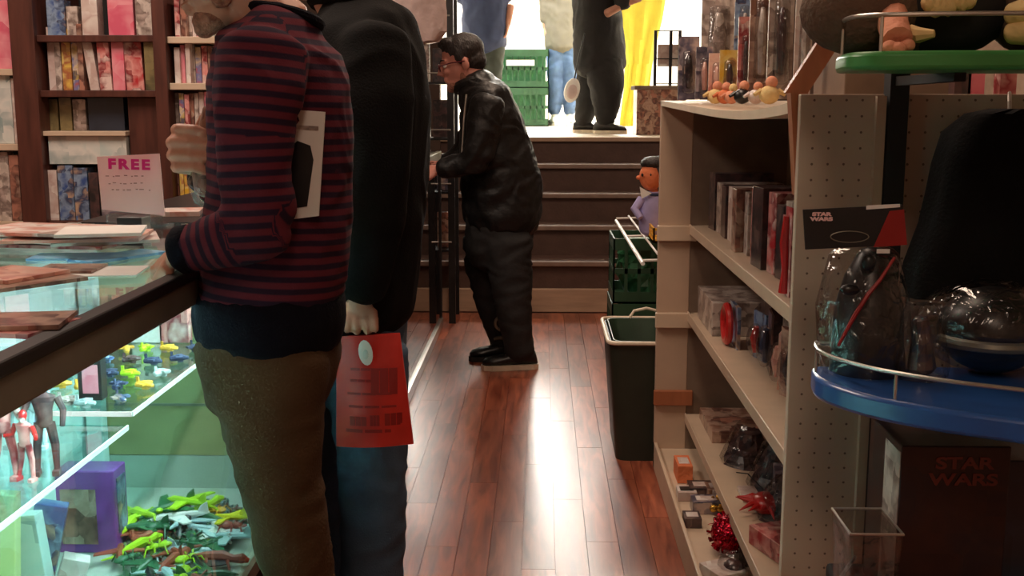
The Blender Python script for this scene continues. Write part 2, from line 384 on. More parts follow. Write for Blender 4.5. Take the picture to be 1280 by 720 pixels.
# stairs: tread edge pixel rows 170,210,248,287,327 and toe 360..388
st = _e('stairs', (0, 7.1, 0)); st['kind'] = 'structure'
tops = [(.325, 7.12), (.525, 7.40), (.715, 7.68), (.90, 7.96), (1.08, 8.24)]
prev = .15
part('toe_board', MB().box((-1.0, 7.08, 0), (1.2, 7.12, .15)), M['toe'], st, bev=.004)
for i, (z, y) in enumerate(tops):
    part('riser', MB().box((-1.0, y, prev), (1.2, y+.02, z-.03)), M['stair'], st)
    y2 = tops[i+1][1]+.02 if i < 4 else 8.5
    part('tread', MB().box((-1.0, y+.0, z-.03), (1.2, y2, z)), M['stair'] if i < 4 else M['platfloor'], st)
    part('nosing', MB().box((-1.0, y-.025, z-.032), (1.2, y+.0, z+.001)), M['nose'] if i < 4 else M['toe'], st, bev=.006)
    prev = z
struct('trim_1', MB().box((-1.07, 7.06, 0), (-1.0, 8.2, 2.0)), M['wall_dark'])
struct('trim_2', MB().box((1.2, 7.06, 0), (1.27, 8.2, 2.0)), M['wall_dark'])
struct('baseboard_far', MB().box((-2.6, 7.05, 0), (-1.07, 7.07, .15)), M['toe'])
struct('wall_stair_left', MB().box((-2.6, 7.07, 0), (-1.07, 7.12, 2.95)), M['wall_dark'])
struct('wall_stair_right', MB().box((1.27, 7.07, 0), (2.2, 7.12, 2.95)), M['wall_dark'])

def lamp(x, y, z, sx, sy, m, label):
    t = thing('ceiling_lamp', label, 'lamp', (x, y, z-.05))
    part('diffuser', MB().box((x-sx/2, y-sy/2, z-.045), (x+sx/2, y+sy/2, z-.03)), m, t)
    f = MB()
    for a, b in (((x-sx/2-.03, y-sy/2-.03), (x+sx/2+.03, y-sy/2)), ((x-sx/2-.03, y+sy/2), (x+sx/2+.03, y+sy/2+.03)),
                 ((x-sx/2-.03, y-sy/2), (x-sx/2, y+sy/2)), ((x+sx/2, y-sy/2), (x+sx/2+.03, y+sy/2))):
        f.box((*a, z-.05), (*b, z))
    part('frame', f, M['white'], t)
lamp(.3, 11.2, 3.75, 2.2, 1.2, M['lamp'], 'ceiling lamp panel in the nearer half of the bright raised room')
lamp(.3, 13.0, 3.75, 2.2, .8, M['lamp'], 'ceiling lamp panel by the far wall of the bright raised room')

w_ = struct('added_glow_window', MB().box((-.85, 14.37, 2.62), (1.35, 14.40, 3.62)), M['white'])  # added window above the view, its glow makes the bright floor streak
for i in range(3):
    x0 = -.80+.70*i+.02; part('glow_pane', MB().box((x0, 14.355, 2.67), (x0+.66, 14.369, 3.57)), M['streak_glow'], w_)
    if i: part('glow_window_frame', MB().box((x0-.04, 14.34, 2.67), (x0, 14.369, 3.57)), M['white'], w_)
for x0, x1, z0, z1 in ((-.85, 1.35, 2.62, 2.67), (-.85, 1.35, 3.57, 3.62), (-.85, -.80, 2.67, 3.57), (1.30, 1.35, 2.67, 3.57)):
    part('glow_window_frame', MB().box((x0, 14.34, z0), (x1, 14.369, z1)), M['white'], w_)

# ------------------------------------------------------------ glass counters on the left
CX0, CX1, CZ = -1.12, -.6, 1.045
def case(y0, y1, label, lit):
    t = thing('display_counter', label, 'display case', ((CX0+CX1)/2, (y0+y1)/2, 0))
    zb = .37 if lit else .05
    if lit:
        part('base', MB().box((CX0, y0, 0), (CX1-.03, y1, .37)), M['blackm'], t)
        part('deck', MB().box((CX0, y0, .37), (CX1, y1, .39)), M['caseteal'], t, bev=.002)
        part('deck_rail', MB().box((CX1-.0, y0, .362), (CX1+.012, y1, .392)), M['bronze'], t)
        part('back_panel', MB().box((CX0, y0, .39), (CX0+.012, y1, .985)), M['caseback'], t)
        e = part('end_panel', MB().box((CX0+.012, y1-.012, .475), (CX1-.012, y1, .985)), M['casegreen'], t)
        part('end_panel', MB().box((CX0+.012, y1-.012, .39), (CX1-.012, y1, .473)), M['caseteal'], t, label='teal lower strip of the end panel')
        part('panel_joint', MB().box((CX0+.012, y1-.016, .60), (CX1-.012, y1-.0115, .606)), M['bronze'], t)
        part('corner_post', MB().box((CX0+.02, y1-.05, .39), (CX0+.06, y1-.013, .985)), M['caseback'], t, bev=.004)
        for a, b, z in ((y0+.02, 1.945, .752), (1.97, y1-.02, .770)):
            g = part('glass_shelf', MB().box((CX0+.014, a, z-.008), (-.75, b, z)), M['gshelf'], t)
            part('shelf_edge', MB().box((CX0+.014, a-.003, z-.0085), (-.75, a, z+.0005)), M['gedge'], g)
            part('shelf_edge', MB().box((-.75, a, z-.0085), (-.747, b, z+.0005)), M['white'], g)
        part('front_glass', MB().box((CX1-.006, y0, .392), (CX1, y1, .99)), M['glass'], t)
        part('light_strip', MB().box((-.628, y0+.05, .982), (-.612, y1-.05, .990)), M['led'], t)
        part('top_glass', MB().box((CX0, y0, CZ-.008), (CX1, y1, CZ)), M['glass'], t)
        part('back_rail', MB().box((CX0-.01, y0, .985), (CX0+.02, y1, CZ+.002)), M['metal'], t)
        part('front_rail', MB().box((CX1-.012, y0, .988), (CX1+.01, y1, 1.032)), M['bronze'], t, bev=.003)
        part('front_rail', MB().box((CX1-.018, y0, 1.032), (CX1+.014, y1, CZ+.006)), M['black'], t, bev=.004, label='black top lip of the front rail')
    else:
        part('base', MB().box((CX0, y0, 0), (CX1-.02, y1, .04)), M['blackm'], t)
        part('bottom_rail', MB().box((CX1-.02, y0, 0), (CX1+.012, y1, .055)), M['metal'], t, bev=.003)
        part('front_glass', MB().box((CX1-.006, y0, .055), (CX1, y1, .99)), M['glass_dark'], t)
        part('back_panel', MB().box((CX0, y0, .04), (CX0+.012, y1, .985)), M['blackm'], t)
        for z in (.35, .66):
            part('glass_shelf', MB().box((CX0+.014, y0+.02, z-.008), (-.70, y1-.02, z)), M['gshelf'], t)
        part('top_panel', MB().box((CX0, y0, CZ-.02), (CX1, y1, CZ)), M['black'], t)
        part('front_rail', MB().box((CX1-.018, y0, .99), (CX1+.012, y1, CZ+.004)), M['bronze'], t, bev=.003)
        for y in (y0, (y0+y1)/2, y1-.03):
            part('corner_post', MB().box((CX1-.02, y, .055), (CX1+.008, y+.03, .99)), M['black'], t)
    return t
case(.62, 2.64, 'lit glass display counter with comics on top, beside the striped jumper', True)
case(2.66, 6.6, 'long dark glass counter behind the black-coated man with silver floor rail', False)

# flat magazines lying on the counter ------------------------------------------------
def sheet(px, py, z, w, l, deg, m, label, cat='comic', th=.004, name='comic_book', group='comics lying on the lit counter'):
    c = Pz(px, py, z); Mx = Matrix.Rotation(math.radians(deg), 3, 'Z')
    return solo(name, label, cat, MB().cbox((c.x, c.y, z+th/2), (w, l, th), Mx), m, group)
Z0 = CZ+.0005
pile = [(18, 300, .26, .18, 12, 'c_comic', 'bottom comic at the left edge of the long pile on the counter glass'),
        (78, 304, .26, .17, -8, 'c_red', 'reddish comic low in the middle of the long counter pile'),
        (132, 300, .20, .16, 22, 'c_white', 'white comic at the right end of the long counter pile, low down'),
        (40, 296, .26, .17, -20, 'c_white', 'pale comic half covered in the left of the long counter pile'),
        (100, 297, .25, .17, 10, 'c_orng', 'orange-pink comic upon the middle of the long counter pile'),
        (20, 290, .24, .16, 5, 'c_comic', 'pinkish comic on top at the pile\'s left'),
        (62, 289, .26, .17, -12, 'c_comic', 'patchy pink and white comic on top near the pile\'s centre'),
        (128, 291, .15, .14, 15, 'white', 'blank white booklet on top at the pile\'s right end')]
for i, (px, py, w, l, a, m, lb) in enumerate(pile):
    sheet(px, py, Z0+.0062*i, w, l, a, M[m], lb, th=.006)
sheet(148, 322, Z0, .07, .17, -30, M['c_bluec'], 'bright blue booklet lying right of the comic pile', th=.005)
sheet(90, 322, Z0, .14, .08, 6, M['c_bluec'], 'blue and white booklet lying just in front of the pile', th=.004)
sheet(118, 340, Z0, .16, .11, 8, M['white'], 'white sheet lying alone on the counter glass in front of the blue booklets', cat='paper', name='paper_sheet', th=.002)
sheet(88, 337, Z0+.0022, .10, .09, 4, M['c_brown'], 'brown photo-covered comic on the white sheet', th=.004)
sheet(22, 352, Z0, .16, .15, -35, M['c_brown'], 'brown comic turned askew at the left edge of the counter', th=.006)
sheet(12, 345, Z0+.0062, .13, .13, -22, M['c_orng'], 'tan comic on top of the askew brown one', th=.006)
sheet(10, 410, Z0, .14, .11, -12, M['c_red'], 'dark red comic nearest the camera on the counter', th=.006)
sheet(24, 404, Z0+.0062, .12, .10, 10, M['c_brown'], 'maroon comic overlapping the nearest red one', th=.006)
sheet(222, 268, Z0, .12, .12, 12, M['c_comic'], 'small pile of patterned booklets right of the FREE sign', th=.012, cat='booklet', name='booklet_pile')

# FREE sign
p0 = P(125, 268, 2.56); p1 = P(203, 268, 2.56); pt = P(198, 194, 2.56)
t = thing('free_sign', 'white card sign with magenta FREE lettering on the counter', 'sign', ((p0.x+p1.x)/2, 2.57, CZ))
a, b, c, d = P(127, 262, 2.56), P(206, 270, 2.56), P(199, 192, 2.575), P(121, 196, 2.575)
part('card', MB().prism([a, b, c, d], (0, .003, 0)), M['pinkpaper'], t)
part('acrylic_stand', MB().box((a.x, 2.565, CZ+.0), (b.x, 2.62, CZ+.006)).prism([a+V((0, .004, 0)), b+V((0, .004, 0)), c+V((0, .004, 0)), d+V((0, .004, 0))], (0, .002, 0)).box((a.x+.01, 2.56, CZ), (b.x-.01, 2.575, b.z+.004)), M['film'], t)
tc_ = P(161, 206, 2.552)
text_mesh('lettering', 'FREE', .031, .0006, Matrix.Translation(tc_) @ Matrix.Rotation(math.radians(1.5), 4, 'Y') @ FRONT @ Matrix.Diagonal((1.22, 1, 1, 1)), M['magenta'], t, bold=.0016, sp=1.32, label='magenta letters FREE')
scr = MB()
for (y, x0, x1) in ((220, 134, 184), (229, 137, 182), (237, 141, 190)):
    x = x0
    while x < x1:
        w = R.choice((3, 4, 6, 8)); q = P(x, y+R.uniform(-.8, .8), 2.553); scr.cbox((q.x, q.y, q.z), (w*.0013, .0006, .0022)); x += w+2
part('faint_writing', scr, M['marker'], t)
q = Pz(168, 292, CZ)
solo('black_block', 'low black block on the counter in front of the FREE sign', 'stand', MB().cbox((q.x, q.y, CZ+.02), (.055, .06, .038)), M['black'], bev=.003)  # plain black block on the counter top

# things inside the lit case -------------------------------------------------------
def action_figure(x, y, z, h, m1, m2, label, pose=0, face=0):
    k = h/.15; t = thing('action_figure', label, 'toy figure', (x, y, z), 'toy figures standing on the glass shelf')
    Mx = Matrix.Rotation(face, 3, 'Z')
    def L(a, b, c): return V((x, y, z)) + (Mx @ V((a, b, c)))*k
    part('torso', MB().limb([(L(0, 0, .078), .010*k, .012*k), (L(0, 0, .10), .010*k, .013*k), (L(0, 0, .122), .011*k, .019*k), (L(0, 0, .128), .006*k, .007*k)], U=Mx @ V((0, 1, 0)), n=10), m1, t, smooth=True)
    part('head', MB().ell(L(0, 0, .142), (.009*k, .010*k, .012*k), n=10, m=7).cyl(L(0, 0, .125), L(0, 0, .135), .005*k, n=8), m2, t, smooth=True)
    for s in (-1, 1):
        part('leg', MB().tube([L(.008*s, 0, .08), L(.013*s, .003, .045), L(.014*s+.004*pose*s, -.002, .008)], [.008*k, .0065*k, .0045*k], 8).cbox(L(.014*s+.004*pose*s, -.005, .004), (.010*k, .020*k, .008*k), Mx), m1, t, smooth=True)
        part('arm', MB().tube([L(.020*s, 0, .12), L(.028*s, 0, .10), L((.028+.012*pose)*s, -.014, .078+.02*pose)], [.006*k, .005*k, .004*k], 8), m2 if pose else m1, t, smooth=True)
    return t
def fz(px, py, zz): return Pz(px, py, zz)
figs = [(60, 592, .155, 'c_dark', 'brick', 'tall dark red toy figure alone at the right end of the near glass shelf', 0),
        (8, 598, .15, 'c_red', 'c_grey', 'red and white toy figure at the left edge of the glass shelf', 1),
        (34, 600, .11, 'c_red', 'red', 'short red toy figure left of the tall dark one', 1),
        (48, 560, .13, 'paleblue', 'c_grey', 'pale blue toy figure behind the tall dark one', 0),
        (22, 560, .14, 'c_teal', 'c_blue', 'teal toy figure behind the red ones', 0),
        (5, 560, .14, 'c_grey', 'c_dark', 'grey toy figure furthest left at the back of the glass shelf', 1),
        (37, 535, .12, 'c_blue', 'paleblue', 'small blue toy figure at the back of the near glass shelf', 0)]
for px, py, h, a, b, lb, ps in figs:
    q = fz(px, py, .753); action_figure(q.x, q.y, .7525, h, M[a], M[b], lb, ps, R.uniform(-.4, .4))
q = fz(117, 498, .771)
t = thing('picture_box', 'small dark box with a pink window standing on the far glass shelf', 'box', (q.x, q.y, .7705))
part('carton', MB().cbox((q.x, q.y, .7705+.04), (.045, .03, .08)), M['black'], t, bev=.002)
part('window_print', MB().cbox((q.x+.002, q.y-.0157, .7705+.042), (.030, .0015, .055)), M['c_pink'], t)
# small model vehicles and charms on the far glass shelf
cols = ['c_grey', 'c_blue', 'navy', 'c_teal', 'lime', 'c_dark', 'paleblue', 'yellow', 'navy', 'c_blue']
adj = ['grey', 'blue', 'navy', 'teal', 'lime green', 'black', 'pale blue', 'yellow', 'dark blue', 'bluish']
n = 0
rows = ['front', 'second', 'third', 'fourth', 'back']
for r_ in range(5):
    for c_ in range(6):
        x = -.79-.052*c_+R.uniform(-.008, .008); y = 2.01+.115*r_+R.uniform(-.02, .02)
        k = R.randrange(10); mb = MB(); z = .7705; Mx = Matrix.Rotation(R.uniform(-1.5, 1.5), 3, 'Z'); c0 = V((x, y, z))
        def q_(a, b, c): return c0+Mx @ V((a, b, c))
        mb.limb([(q_(-.018, 0, .008), .007, .006), (q_(0, 0, .010), .009, .008), (q_(.018, 0, .008), .005, .004)], n=8)
        mb.cbox(q_(0, 0, .012), (.014, .034, .004), Mx); mb.cbox(q_(-.016, 0, .018), (.006, .003, .012), Mx)
        mb.cbox(q_(.002, 0, .0025), (.012, .010, .005), Mx)
        solo('toy_plane', f"tiny {adj[k]} toy plane, {rows[r_]} row of far glass shelf, {['first','second','third','fourth','fifth','sixth'][c_]} from aisle", 'toy', mb, M[cols[k]], 'tiny toys laid out on the far glass shelf')
for i, (px, w, m, lb) in enumerate([(150, .07, 'c_brown', 'brown'), (185, .08, 'c_comic', 'patchy tan and red'), (220, .07, 'c_red', 'dark red')]):
    q = P(px, 440, 2.57)
    solo('toy_carton', f'{lb} toy carton standing in for a glass reflection, far shelf end', 'box', MB().cbox((q.x, 2.575, .7705+.055), (w, .03, .11)), M[m], 'cartons standing in for a reflection in the glass', bev=.002)  # coloured cartons added in place of a reflection in the glass
# deck of the case
zd = .3905
q = Pz(112, 690, zd)
t = thing('purple_toy_box', 'tall purple window box on the case floor beside the toy heap', 'box', (q.x, q.y, zd))
part('carton', MB().cbox((q.x, q.y+.03, zd+.09), (.125, .07, .18)), M['purple'], t, bev=.003)
part('window_print', MB().cbox((q.x-.015, q.y-.006, zd+.08), (.075, .002, .12)), M['c_brown'], t)
part('side_print', MB().cbox((q.x+.0635, q.y+.03, zd+.1), (.002, .045, .12)), M['c_blue'], t)
for i, (px, py, w, h, m, deg, lb) in enumerate([(60, 735, .06, .17, 'c_blue', 14, 'blue and white packet leaning left of the purple box'),
        (40, 745, .07, .16, 'c_teal', -6, 'pale packet standing between the yellow pack and the blue packet'),
        (8, 760, .06, .22, 'yellow', 4, 'tall yellow pack at the left edge on the case floor'),
        (92, 742, .05, .07, 'c_white', 20, 'small white-edged packet lying low in front of the purple box')]):
    q = Pz(px, py, zd); Mx = Matrix.Rotation(math.radians(deg), 3, 'Y') @ Matrix.Rotation(math.radians(deg), 3, 'Z')
    mm = M[m] if m != 'yellow' else cv('c_ypack', (.7, .65, .25), (.8, .75, .35), (.25, .15, .08), scale=9)
    solo('toy_packet', lb, 'packet', MB().cbox((q.x, q.y, zd+h/2+.008), (w, .03, h), Mx), mm, bev=.002)
# heap of toy lizards, bugs and gliders
def lizard(c, ang, k, tilt):
    Mx = Matrix.Rotation(ang, 3, 'Z') @ Matrix.Rotation(tilt, 3, 'Y'); c = V(c)
    L = lambda a, b, z: c+(Mx @ V((a, b, z)))*k
    mb = MB().tube([L(-.075, .012, 0), L(-.045, -.006, .003), L(-.02, 0, .006), L(.01, 0, .009), L(.03, 0, .006), L(.045, 0, .008), L(.058, 0, .005)], [.0015*k, .004*k, .008*k, .011*k, .007*k, .010*k, .004*k], 8)
    for s in (-1, 1):
        for x in (-.018, .02): mb.tube([L(x, 0, .004), L(x+.004, .018*s, .004), L(x+.010, .024*s, -.006)], [.004*k, .003*k, .0025*k], 6)
    return mb
def glider(c, ang, k, tilt):
    Mx = Matrix.Rotation(ang, 3, 'Z') @ Matrix.Rotation(tilt, 3, 'Y'); c = V(c)
    L = lambda a, b, z: c+(Mx @ V((a, b, z)))*k
    mb = MB().tube([L(-.06, 0, 0), L(-.03, 0, .003), L(.03, 0, .004), L(.06, 0, 0)], [.003*k, .007*k, .008*k, .002*k], 8)
    mb.prism([L(-.012, 0, .002), L(-.028, .055, .004), L(-.012, .055, .004), L(.022, 0, .002)], Mx @ V((0, 0, .003*k)))
    mb.prism([L(-.012, 0, .002), L(.022, 0, .002), L(-.012, -.055, .004), L(-.028, -.055, .004)], Mx @ V((0, 0, .003*k)))
    mb.prism([L(-.058, 0, .002), L(-.058, 0, .024), L(-.045, 0, .018), L(-.036, 0, .004)], Mx @ V((0, .003*k, 0)))
    return mb
def bug(c, ang, k, tilt):
    Mx = Matrix.Rotation(ang, 3, 'Z') @ Matrix.Rotation(tilt, 3, 'Y'); c = V(c)
    L = lambda a, b, z: c+(Mx @ V((a, b, z)))*k
    mb = MB().ell(L(-.014, 0, .006), (.017*k, .012*k, .008*k), Mx, 10, 6).ell(L(.010, 0, .006), (.011*k, .009*k, .007*k), Mx, 8, 6).ell(L(.024, 0, .005), (.006*k, .006*k, .005*k), Mx, 8, 5)
    for s in (-1, 1):
        for x in (-.012, .002, .014): mb.tube([L(x, .006*s, .005), L(x*1.5, .022*s, .011), L(x*2.0, .034*s, -.006)], .0018*k, 5)
    return mb
heap = [(175, 645, .055, 'lime'), (200, 640, .06, 'lime'), (232, 628, .085, 'lime'), (165, 655, .04, 'lime'), (270, 640, .04, 'yellow'), (285, 648, .045, 'lemon'),
        (250, 640, .05, 'lime'), (235, 652, .045, 'paleblue'), (222, 647, .06, 'white'), (255, 662, .03, 'paleblue'), (275, 664, .025, 'white'), (165, 668, .03, 'brick'),
        (190, 672, .03, 'brick'), (200, 685, .03, 'lime'), (218, 690, .02, 'brick'), (172, 685, .02, 'lime'), (240, 676, .02, 'darkgreen'), (262, 682, .015, 'darkgreen'),
        (285, 672, .02, 'paleblue'), (160, 700, .015, 'darkgreen'), (185, 705, .015, 'darkgreen'), (215, 705, .015, 'brick'), (235, 700, .02, 'lime'), (250, 708, .012, 'black'),
        (270, 700, .012, 'brick'), (200, 662, .04, 'darkgreen'), (180, 658, .05, 'darkgreen'), (262, 650, .04, 'darkgreen'), (290, 660, .03, 'brick'), (210, 636, .07, 'darkgreen'),
        (228, 664, .035, 'black'), (246, 690, .01, 'paleblue'), (150, 690, .02, 'brick'), (205, 715, .01, 'paleblue'), (230, 722, .01, 'lime'), (160, 722, .01, 'darkgreen'), (190, 730, .01, 'black'), (250, 730, .01, 'brick'), (275, 720, .01, 'darkgreen')]
M['lemon'] = mat('lemon_plastic', (.85, .75, .02), .4)
cn = {'lime': 'lime green', 'yellow': 'orange-yellow', 'lemon': 'lemon yellow', 'paleblue': 'pale blue', 'white': 'white', 'brick': 'brick red', 'darkgreen': 'dark green', 'black': 'black'}
# mound that fills the heap: nobody could count these scraps
mm_ = MB(); q = Pz(225, 672, zd)
for i in range(260):
    a = R.random()*6.28; r_ = math.sqrt(R.random()); x = q.x+r_*math.cos(a)*.13; y = q.y+.02+r_*math.sin(a)*.20; h = .035*(1-r_)
    if y > 2.60 or x > -.63: continue
    Mx = Matrix.Rotation(R.random()*6, 3, V((R.random(), R.random(), R.random()+.1)).normalized())
    mm_.cbox((x, y, zd+.007+h*R.random()), (.03*R.uniform(.5, 1), .010, .005), Mx)
meta(part('loose_toy_parts', mm_, cover('print_scrap', [(.02, .07, .04), (.25, .06, .04), (.2, .3, .28), (.06, .09, .1), (.3, .4, .05)], 40)), 'tangle of small loose plastic toy parts under the toy heap on the case floor', 'toys', kind='stuff')
shapes = [lizard, bug, glider]; sn = ['lizard', 'beetle', 'glider']; seen = {}
for i, (px, py, dz, m) in enumerate(heap):
    kk = i % 3 if m not in ('white', 'paleblue') else 2
    z = zd+.008+dz*.55; q = Pz(px, py, z)
    if q.y > 2.56: q.y = 2.56
    if q.x > -.66: q.x = -.66
    mb = shapes[kk](q, R.uniform(0, 6.28), R.uniform(.85, 1.15), R.uniform(-.25, .25))
    side = 'left' if px < 190 else 'middle' if px < 240 else 'right'; dep = 'back' if py < 655 else 'centre' if py < 690 else 'front'
    key = (m, kk, side, dep); seen[key] = seen.get(key, 0)+1
    ex = '' if seen[key] == 1 else ', lying behind its twin'
    solo('toy_'+sn[kk], f"{cn[m]} toy {sn[kk]} at the {dep} {side} of the toy heap{ex}", 'toy', mb, M[m], 'toys heaped on the case floor', smooth=True)

# ------------------------------------------------------------ bookcases at the left
BY = 4.3
def pbox(mb, x0, y0, x1, y1, Y, d, dz=0):
    a = P(x0, y1, Y); b = P(x1, y0, Y); return mb.box((a.x, Y, a.z), (b.x, Y+d, b.z))
bk = thing('bookcase', 'tall dark red-brown wooden bookcase behind the counter', 'bookcase', (P(120, 0, BY).x, BY+.2, 0))
def post(x0, x1, lab=None):
    a = P(x0, 130, BY); b = P(x1, 130, BY); part('upright', MB().box((a.x, BY-.04, 0), (b.x, BY+.4, 2.35)), M['redwood'], bk, bev=.003)
post(24, 54); post(199, 215)
xa, xb = P(54, 130, BY).x, P(199, 130, BY).x
def shelf(py, x0=xa, x1=xb, m='redwood', th=.025, nm_='shelf', dd=.38):
    z = P(100, py, BY-.01).z; part(nm_, MB().box((x0, BY-.02, z-th), (x1, BY+dd, z)), M[m], bk, bev=.002); return z
z1 = shelf(113); z2 = shelf(44); z3 = shelf(164, x1=P(157, 130, BY).x, m='shelfe', th=.018); z4 = shelf(276)
part('back_board', MB().box((P(-120, 0, BY).x, BY+.4, 0), (P(302, 0, BY).x, BY+.42, 2.35)), M['blackm'], bk)
part('door_panel', MB().box((P(157, 130, BY).x, BY+.02, z4), (xb, BY+.06, z1-.025)), M['redwood'], bk, bev=.003)
part('top_board', MB().box((P(24, 0, BY).x, BY-.04, 2.35), (P(215, 0, BY).x, BY+.42, 2.38)), M['redwood'], bk)
xl = P(-120, 130, BY).x; xr2 = P(302, 130, BY).x; xl2 = P(24, 130, BY).x; xr = P(215, 130, BY).x
zl = [shelf(86, xl, xl2, 'shelfe'), shelf(180, xl, xl2, 'shelfe'), shelf(277, xl, xl2, 'shelfe')]
zr = [shelf(46, xr, xr2, 'shelfe'), shelf(104, xr, xr2, 'shelfe'), shelf(180, xr, xr2, 'shelfe'), shelf(272, xr, xr2, 'shelfe')]
def book(x0, y0, x1, zs, Y, m, label, d=.14, lean=0, cat='book', name='magazine', group=None):
    a = P(x0, y0, Y); b = P(x1, y0, Y); w = b.x-a.x; h = a.z-zs
    mb = MB().cbox((0, 0, h/2), (w, d, h))
    sh = math.tan(math.radians(lean))
    for v in mb.v: v.x += (a.x+b.x)/2 + (h/2-v.z)*sh; v.z += zs+.0004; v.y += Y+d/2
    return solo(name, label, cat, mb, M[m], group, bev=.0015)
g1 = 'magazines and packs on the middle bookcase shelf'
for x0, y0, x1, m, ln, cat, lb in [(57, 34, 66, 'c_white', 0, 'magazine', 'pale magazine at the left end of the middle bookcase shelf'),
        (66.5, 50, 74, 'c_grey', 0, 'magazine', 'grey magazine second from left on the middle bookcase shelf'),
        (74.5, 36, 86, 'c_yel', 0, 'magazine', 'bright yellow magazine on the middle bookcase shelf'),
        (86.5, 24, 94, 'c_multi', 0, 'magazine', 'many-coloured magazine right of the yellow one'),
        (94.5, 30, 101, 'c_brown', 0, 'magazine', 'brownish magazine beside the many-coloured one'),
        (105, 46, 117, 'c_white', 7, 'magazine', 'white and pink magazine leaning on the middle bookcase shelf'),
        (121, 53, 136, 'c_red', 2, 'packet', 'red and grey packet right of the leaning white magazine'),
        (138, 46, 153, 'c_pink', 0, 'packet', 'red manga-style packet, left of the two large red ones'),
        (154, 44, 176, 'c_red', 2, 'packet', 'largest red and pink packet on the middle bookcase shelf'),
        (179, 50, 194, 'c_olive', 0, 'packet', 'olive packet at the right end of the middle bookcase shelf')]:
    book(x0, y0, x1, z1, BY+R.uniform(.0, .03), m, lb, cat=cat, lean=ln, group=g1, name='magazine' if cat == 'magazine' else 'toy_packet')
for x0, y0, x1, m, lb in [(57, 0, 80, 'c_blue', 'dark blue book on the upper bookcase shelf at left'), (82, 8, 96, 'c_grey', 'grey box between the blue book and the white framed card'),
        (100, -10, 120, 'c_white', 'white card in the upper bookcase shelf'), (133, -10, 165, 'c_pink', 'pinkish picture box in the upper bookcase shelf'),
        (168, -6, 188, 'c_grey', 'black and white patterned box at the right of the upper bookcase shelf')]:
    book(x0, y0, x1, z2, BY+.02, m, lb, d=.06, name='picture_box', cat='box', group='boxes on the upper bookcase shelf')
for x0, y0, x1, m, lb in [(58, 124, 71, 'c_olive', 'brown bottle-shaped pack in the dim bay at left'), (73, 122, 88, 'c_olive', 'olive pack second in the dim bay'),
        (90, 124, 106, 'c_grey', 'grey pack in the middle of the dim bay'), (109, 122, 154, 'c_navy', 'wide navy box in the dim bay under the red packets')]:
    book(x0, y0, x1, z3, BY+.05, m, lb, name='carton', cat='box', group='packs in the dim bookcase bay')
zb = P(100, 205, BY).z
part('cupboard_front', MB().box((xa+.01, BY, zb), (P(155, 130, BY).x, BY+.3, z3-.018)), M['c_teal'], bk)
for x0, y0, x1, m, lb in [(57, 213, 70, 'c_white', 'white-capped doll box at the left of the lowest visible bookcase shelf'), (71, 207, 90, 'c_blue', 'blue doll box under a pale rim in the bookcase'),
        (91, 210, 108, 'c_blue', 'second blue doll box from left in the bookcase'), (110, 216, 122, 'c_dark', 'dark doll box behind the edge of the FREE sign'), (124, 215, 150, 'c_face', 'greyish box hidden mostly by the FREE sign')]:
    book(x0, y0, x1, z4, BY, m, lb, d=.1, name='doll_box', cat='box', group='doll boxes in the lowest visible bookcase bay')
for x0, y0, x1, zz, m, lb in [(-60, 0, -24, zl[0], 'c_red', 'red picture book outside the left edge'), (-22, 0, 22, zl[0], 'c_pink', 'large pink picture book facing out at the far left'),
        (-55, 96, -17, zl[1], 'c_white', 'white magazine outside the left edge'), (-15, 94, 12, zl[1], 'c_teal', 'pale teal magazine facing out at the far left'), (13, 98, 23, zl[1], 'c_white', 'thin white magazine beside the pale teal one'),
        (-40, 190, -10, zl[2], 'c_grey', 'grey magazine outside the left edge'), (-8, 190, 9, zl[2], 'c_grey', 'grey patterned magazine low at the far left'), (10, 194, 22, zl[2], 'c_brown', 'brown patterned magazine low at the far left next to the upright')]:
    book(x0, y0, x1, zz, BY, m, lb, d=.05, group='magazines left of the first bookcase upright')
mr_ = ['c_red', 'c_white', 'c_grey', 'c_brown', 'c_pink', 'c_multi', 'c_grey', 'c_white']
ordn = ['first', 'second', 'third', 'fourth', 'fifth', 'sixth', 'seventh', 'eighth', 'ninth', 'tenth', 'eleventh', 'twelfth', 'thirteenth', 'fourteenth', 'fifteenth', 'sixteenth', 'seventeenth']
for ri, (zz, y0, rn) in enumerate([(zr[0], -2, 'top'), (zr[1], 53, 'second'), (zr[2], 112, 'third'), (zr[3], 190, 'lowest')]):
    x = 217.
    for k in range(7):
        w = R.uniform(5.5, 8); m = mr_[(k*3+ri) % 8]
        if ri == 3 and 0 < k < 4: m = 'c_yel'
        book(x, y0+R.uniform(0, 7), x+w-.6, zz, BY+R.uniform(0, .04), m, f'{ordn[k]} thin book from the second upright, {rn} row right of it', group=f'thin books, {rn} row right of the second upright'); x += w

# ------------------------------------------------------------ right gondola
GX = .416; SX = .53; BX = .86; G0, G1 = 1.84, 4.0
g = thing('shelf_unit', 'tan pegboard shelf unit along the right of the aisle', 'shelves', (.65, 2.9, 0))
part('back_panel', MB().box((BX, G0, 0), (BX+.015, G1, 1.33)), M['backp'], g)
part('far_post', MB().box((GX, G1-.03, 0), (SX, G1, 1.335)), M['shelfw'], g, bev=.003)
part('far_panel', MB().box((SX, G1-.03, 0), (BX, G1-.012, 1.33)), M['backp'], g)
for z in (.90, .586, .30):
    part('bracket', MB().box((GX-.006, G1-.05, z-.055), (SX+.02, G1-.03, z+.0)), M['shelfe'] if z != .30 else M['wood_o'], g, bev=.003)
for z in (.90, .586, .21):
    s_ = part('shelf', MB().box((SX, G0+.005, z-.022), (BX, G1-.031, z)), M['shelfe'], g)
    part('shelf_lip', MB().box((SX-.006, G0+.005, z-.030), (SX, G1-.031, z+.004)), M['shelfe'], s_, bev=.002)
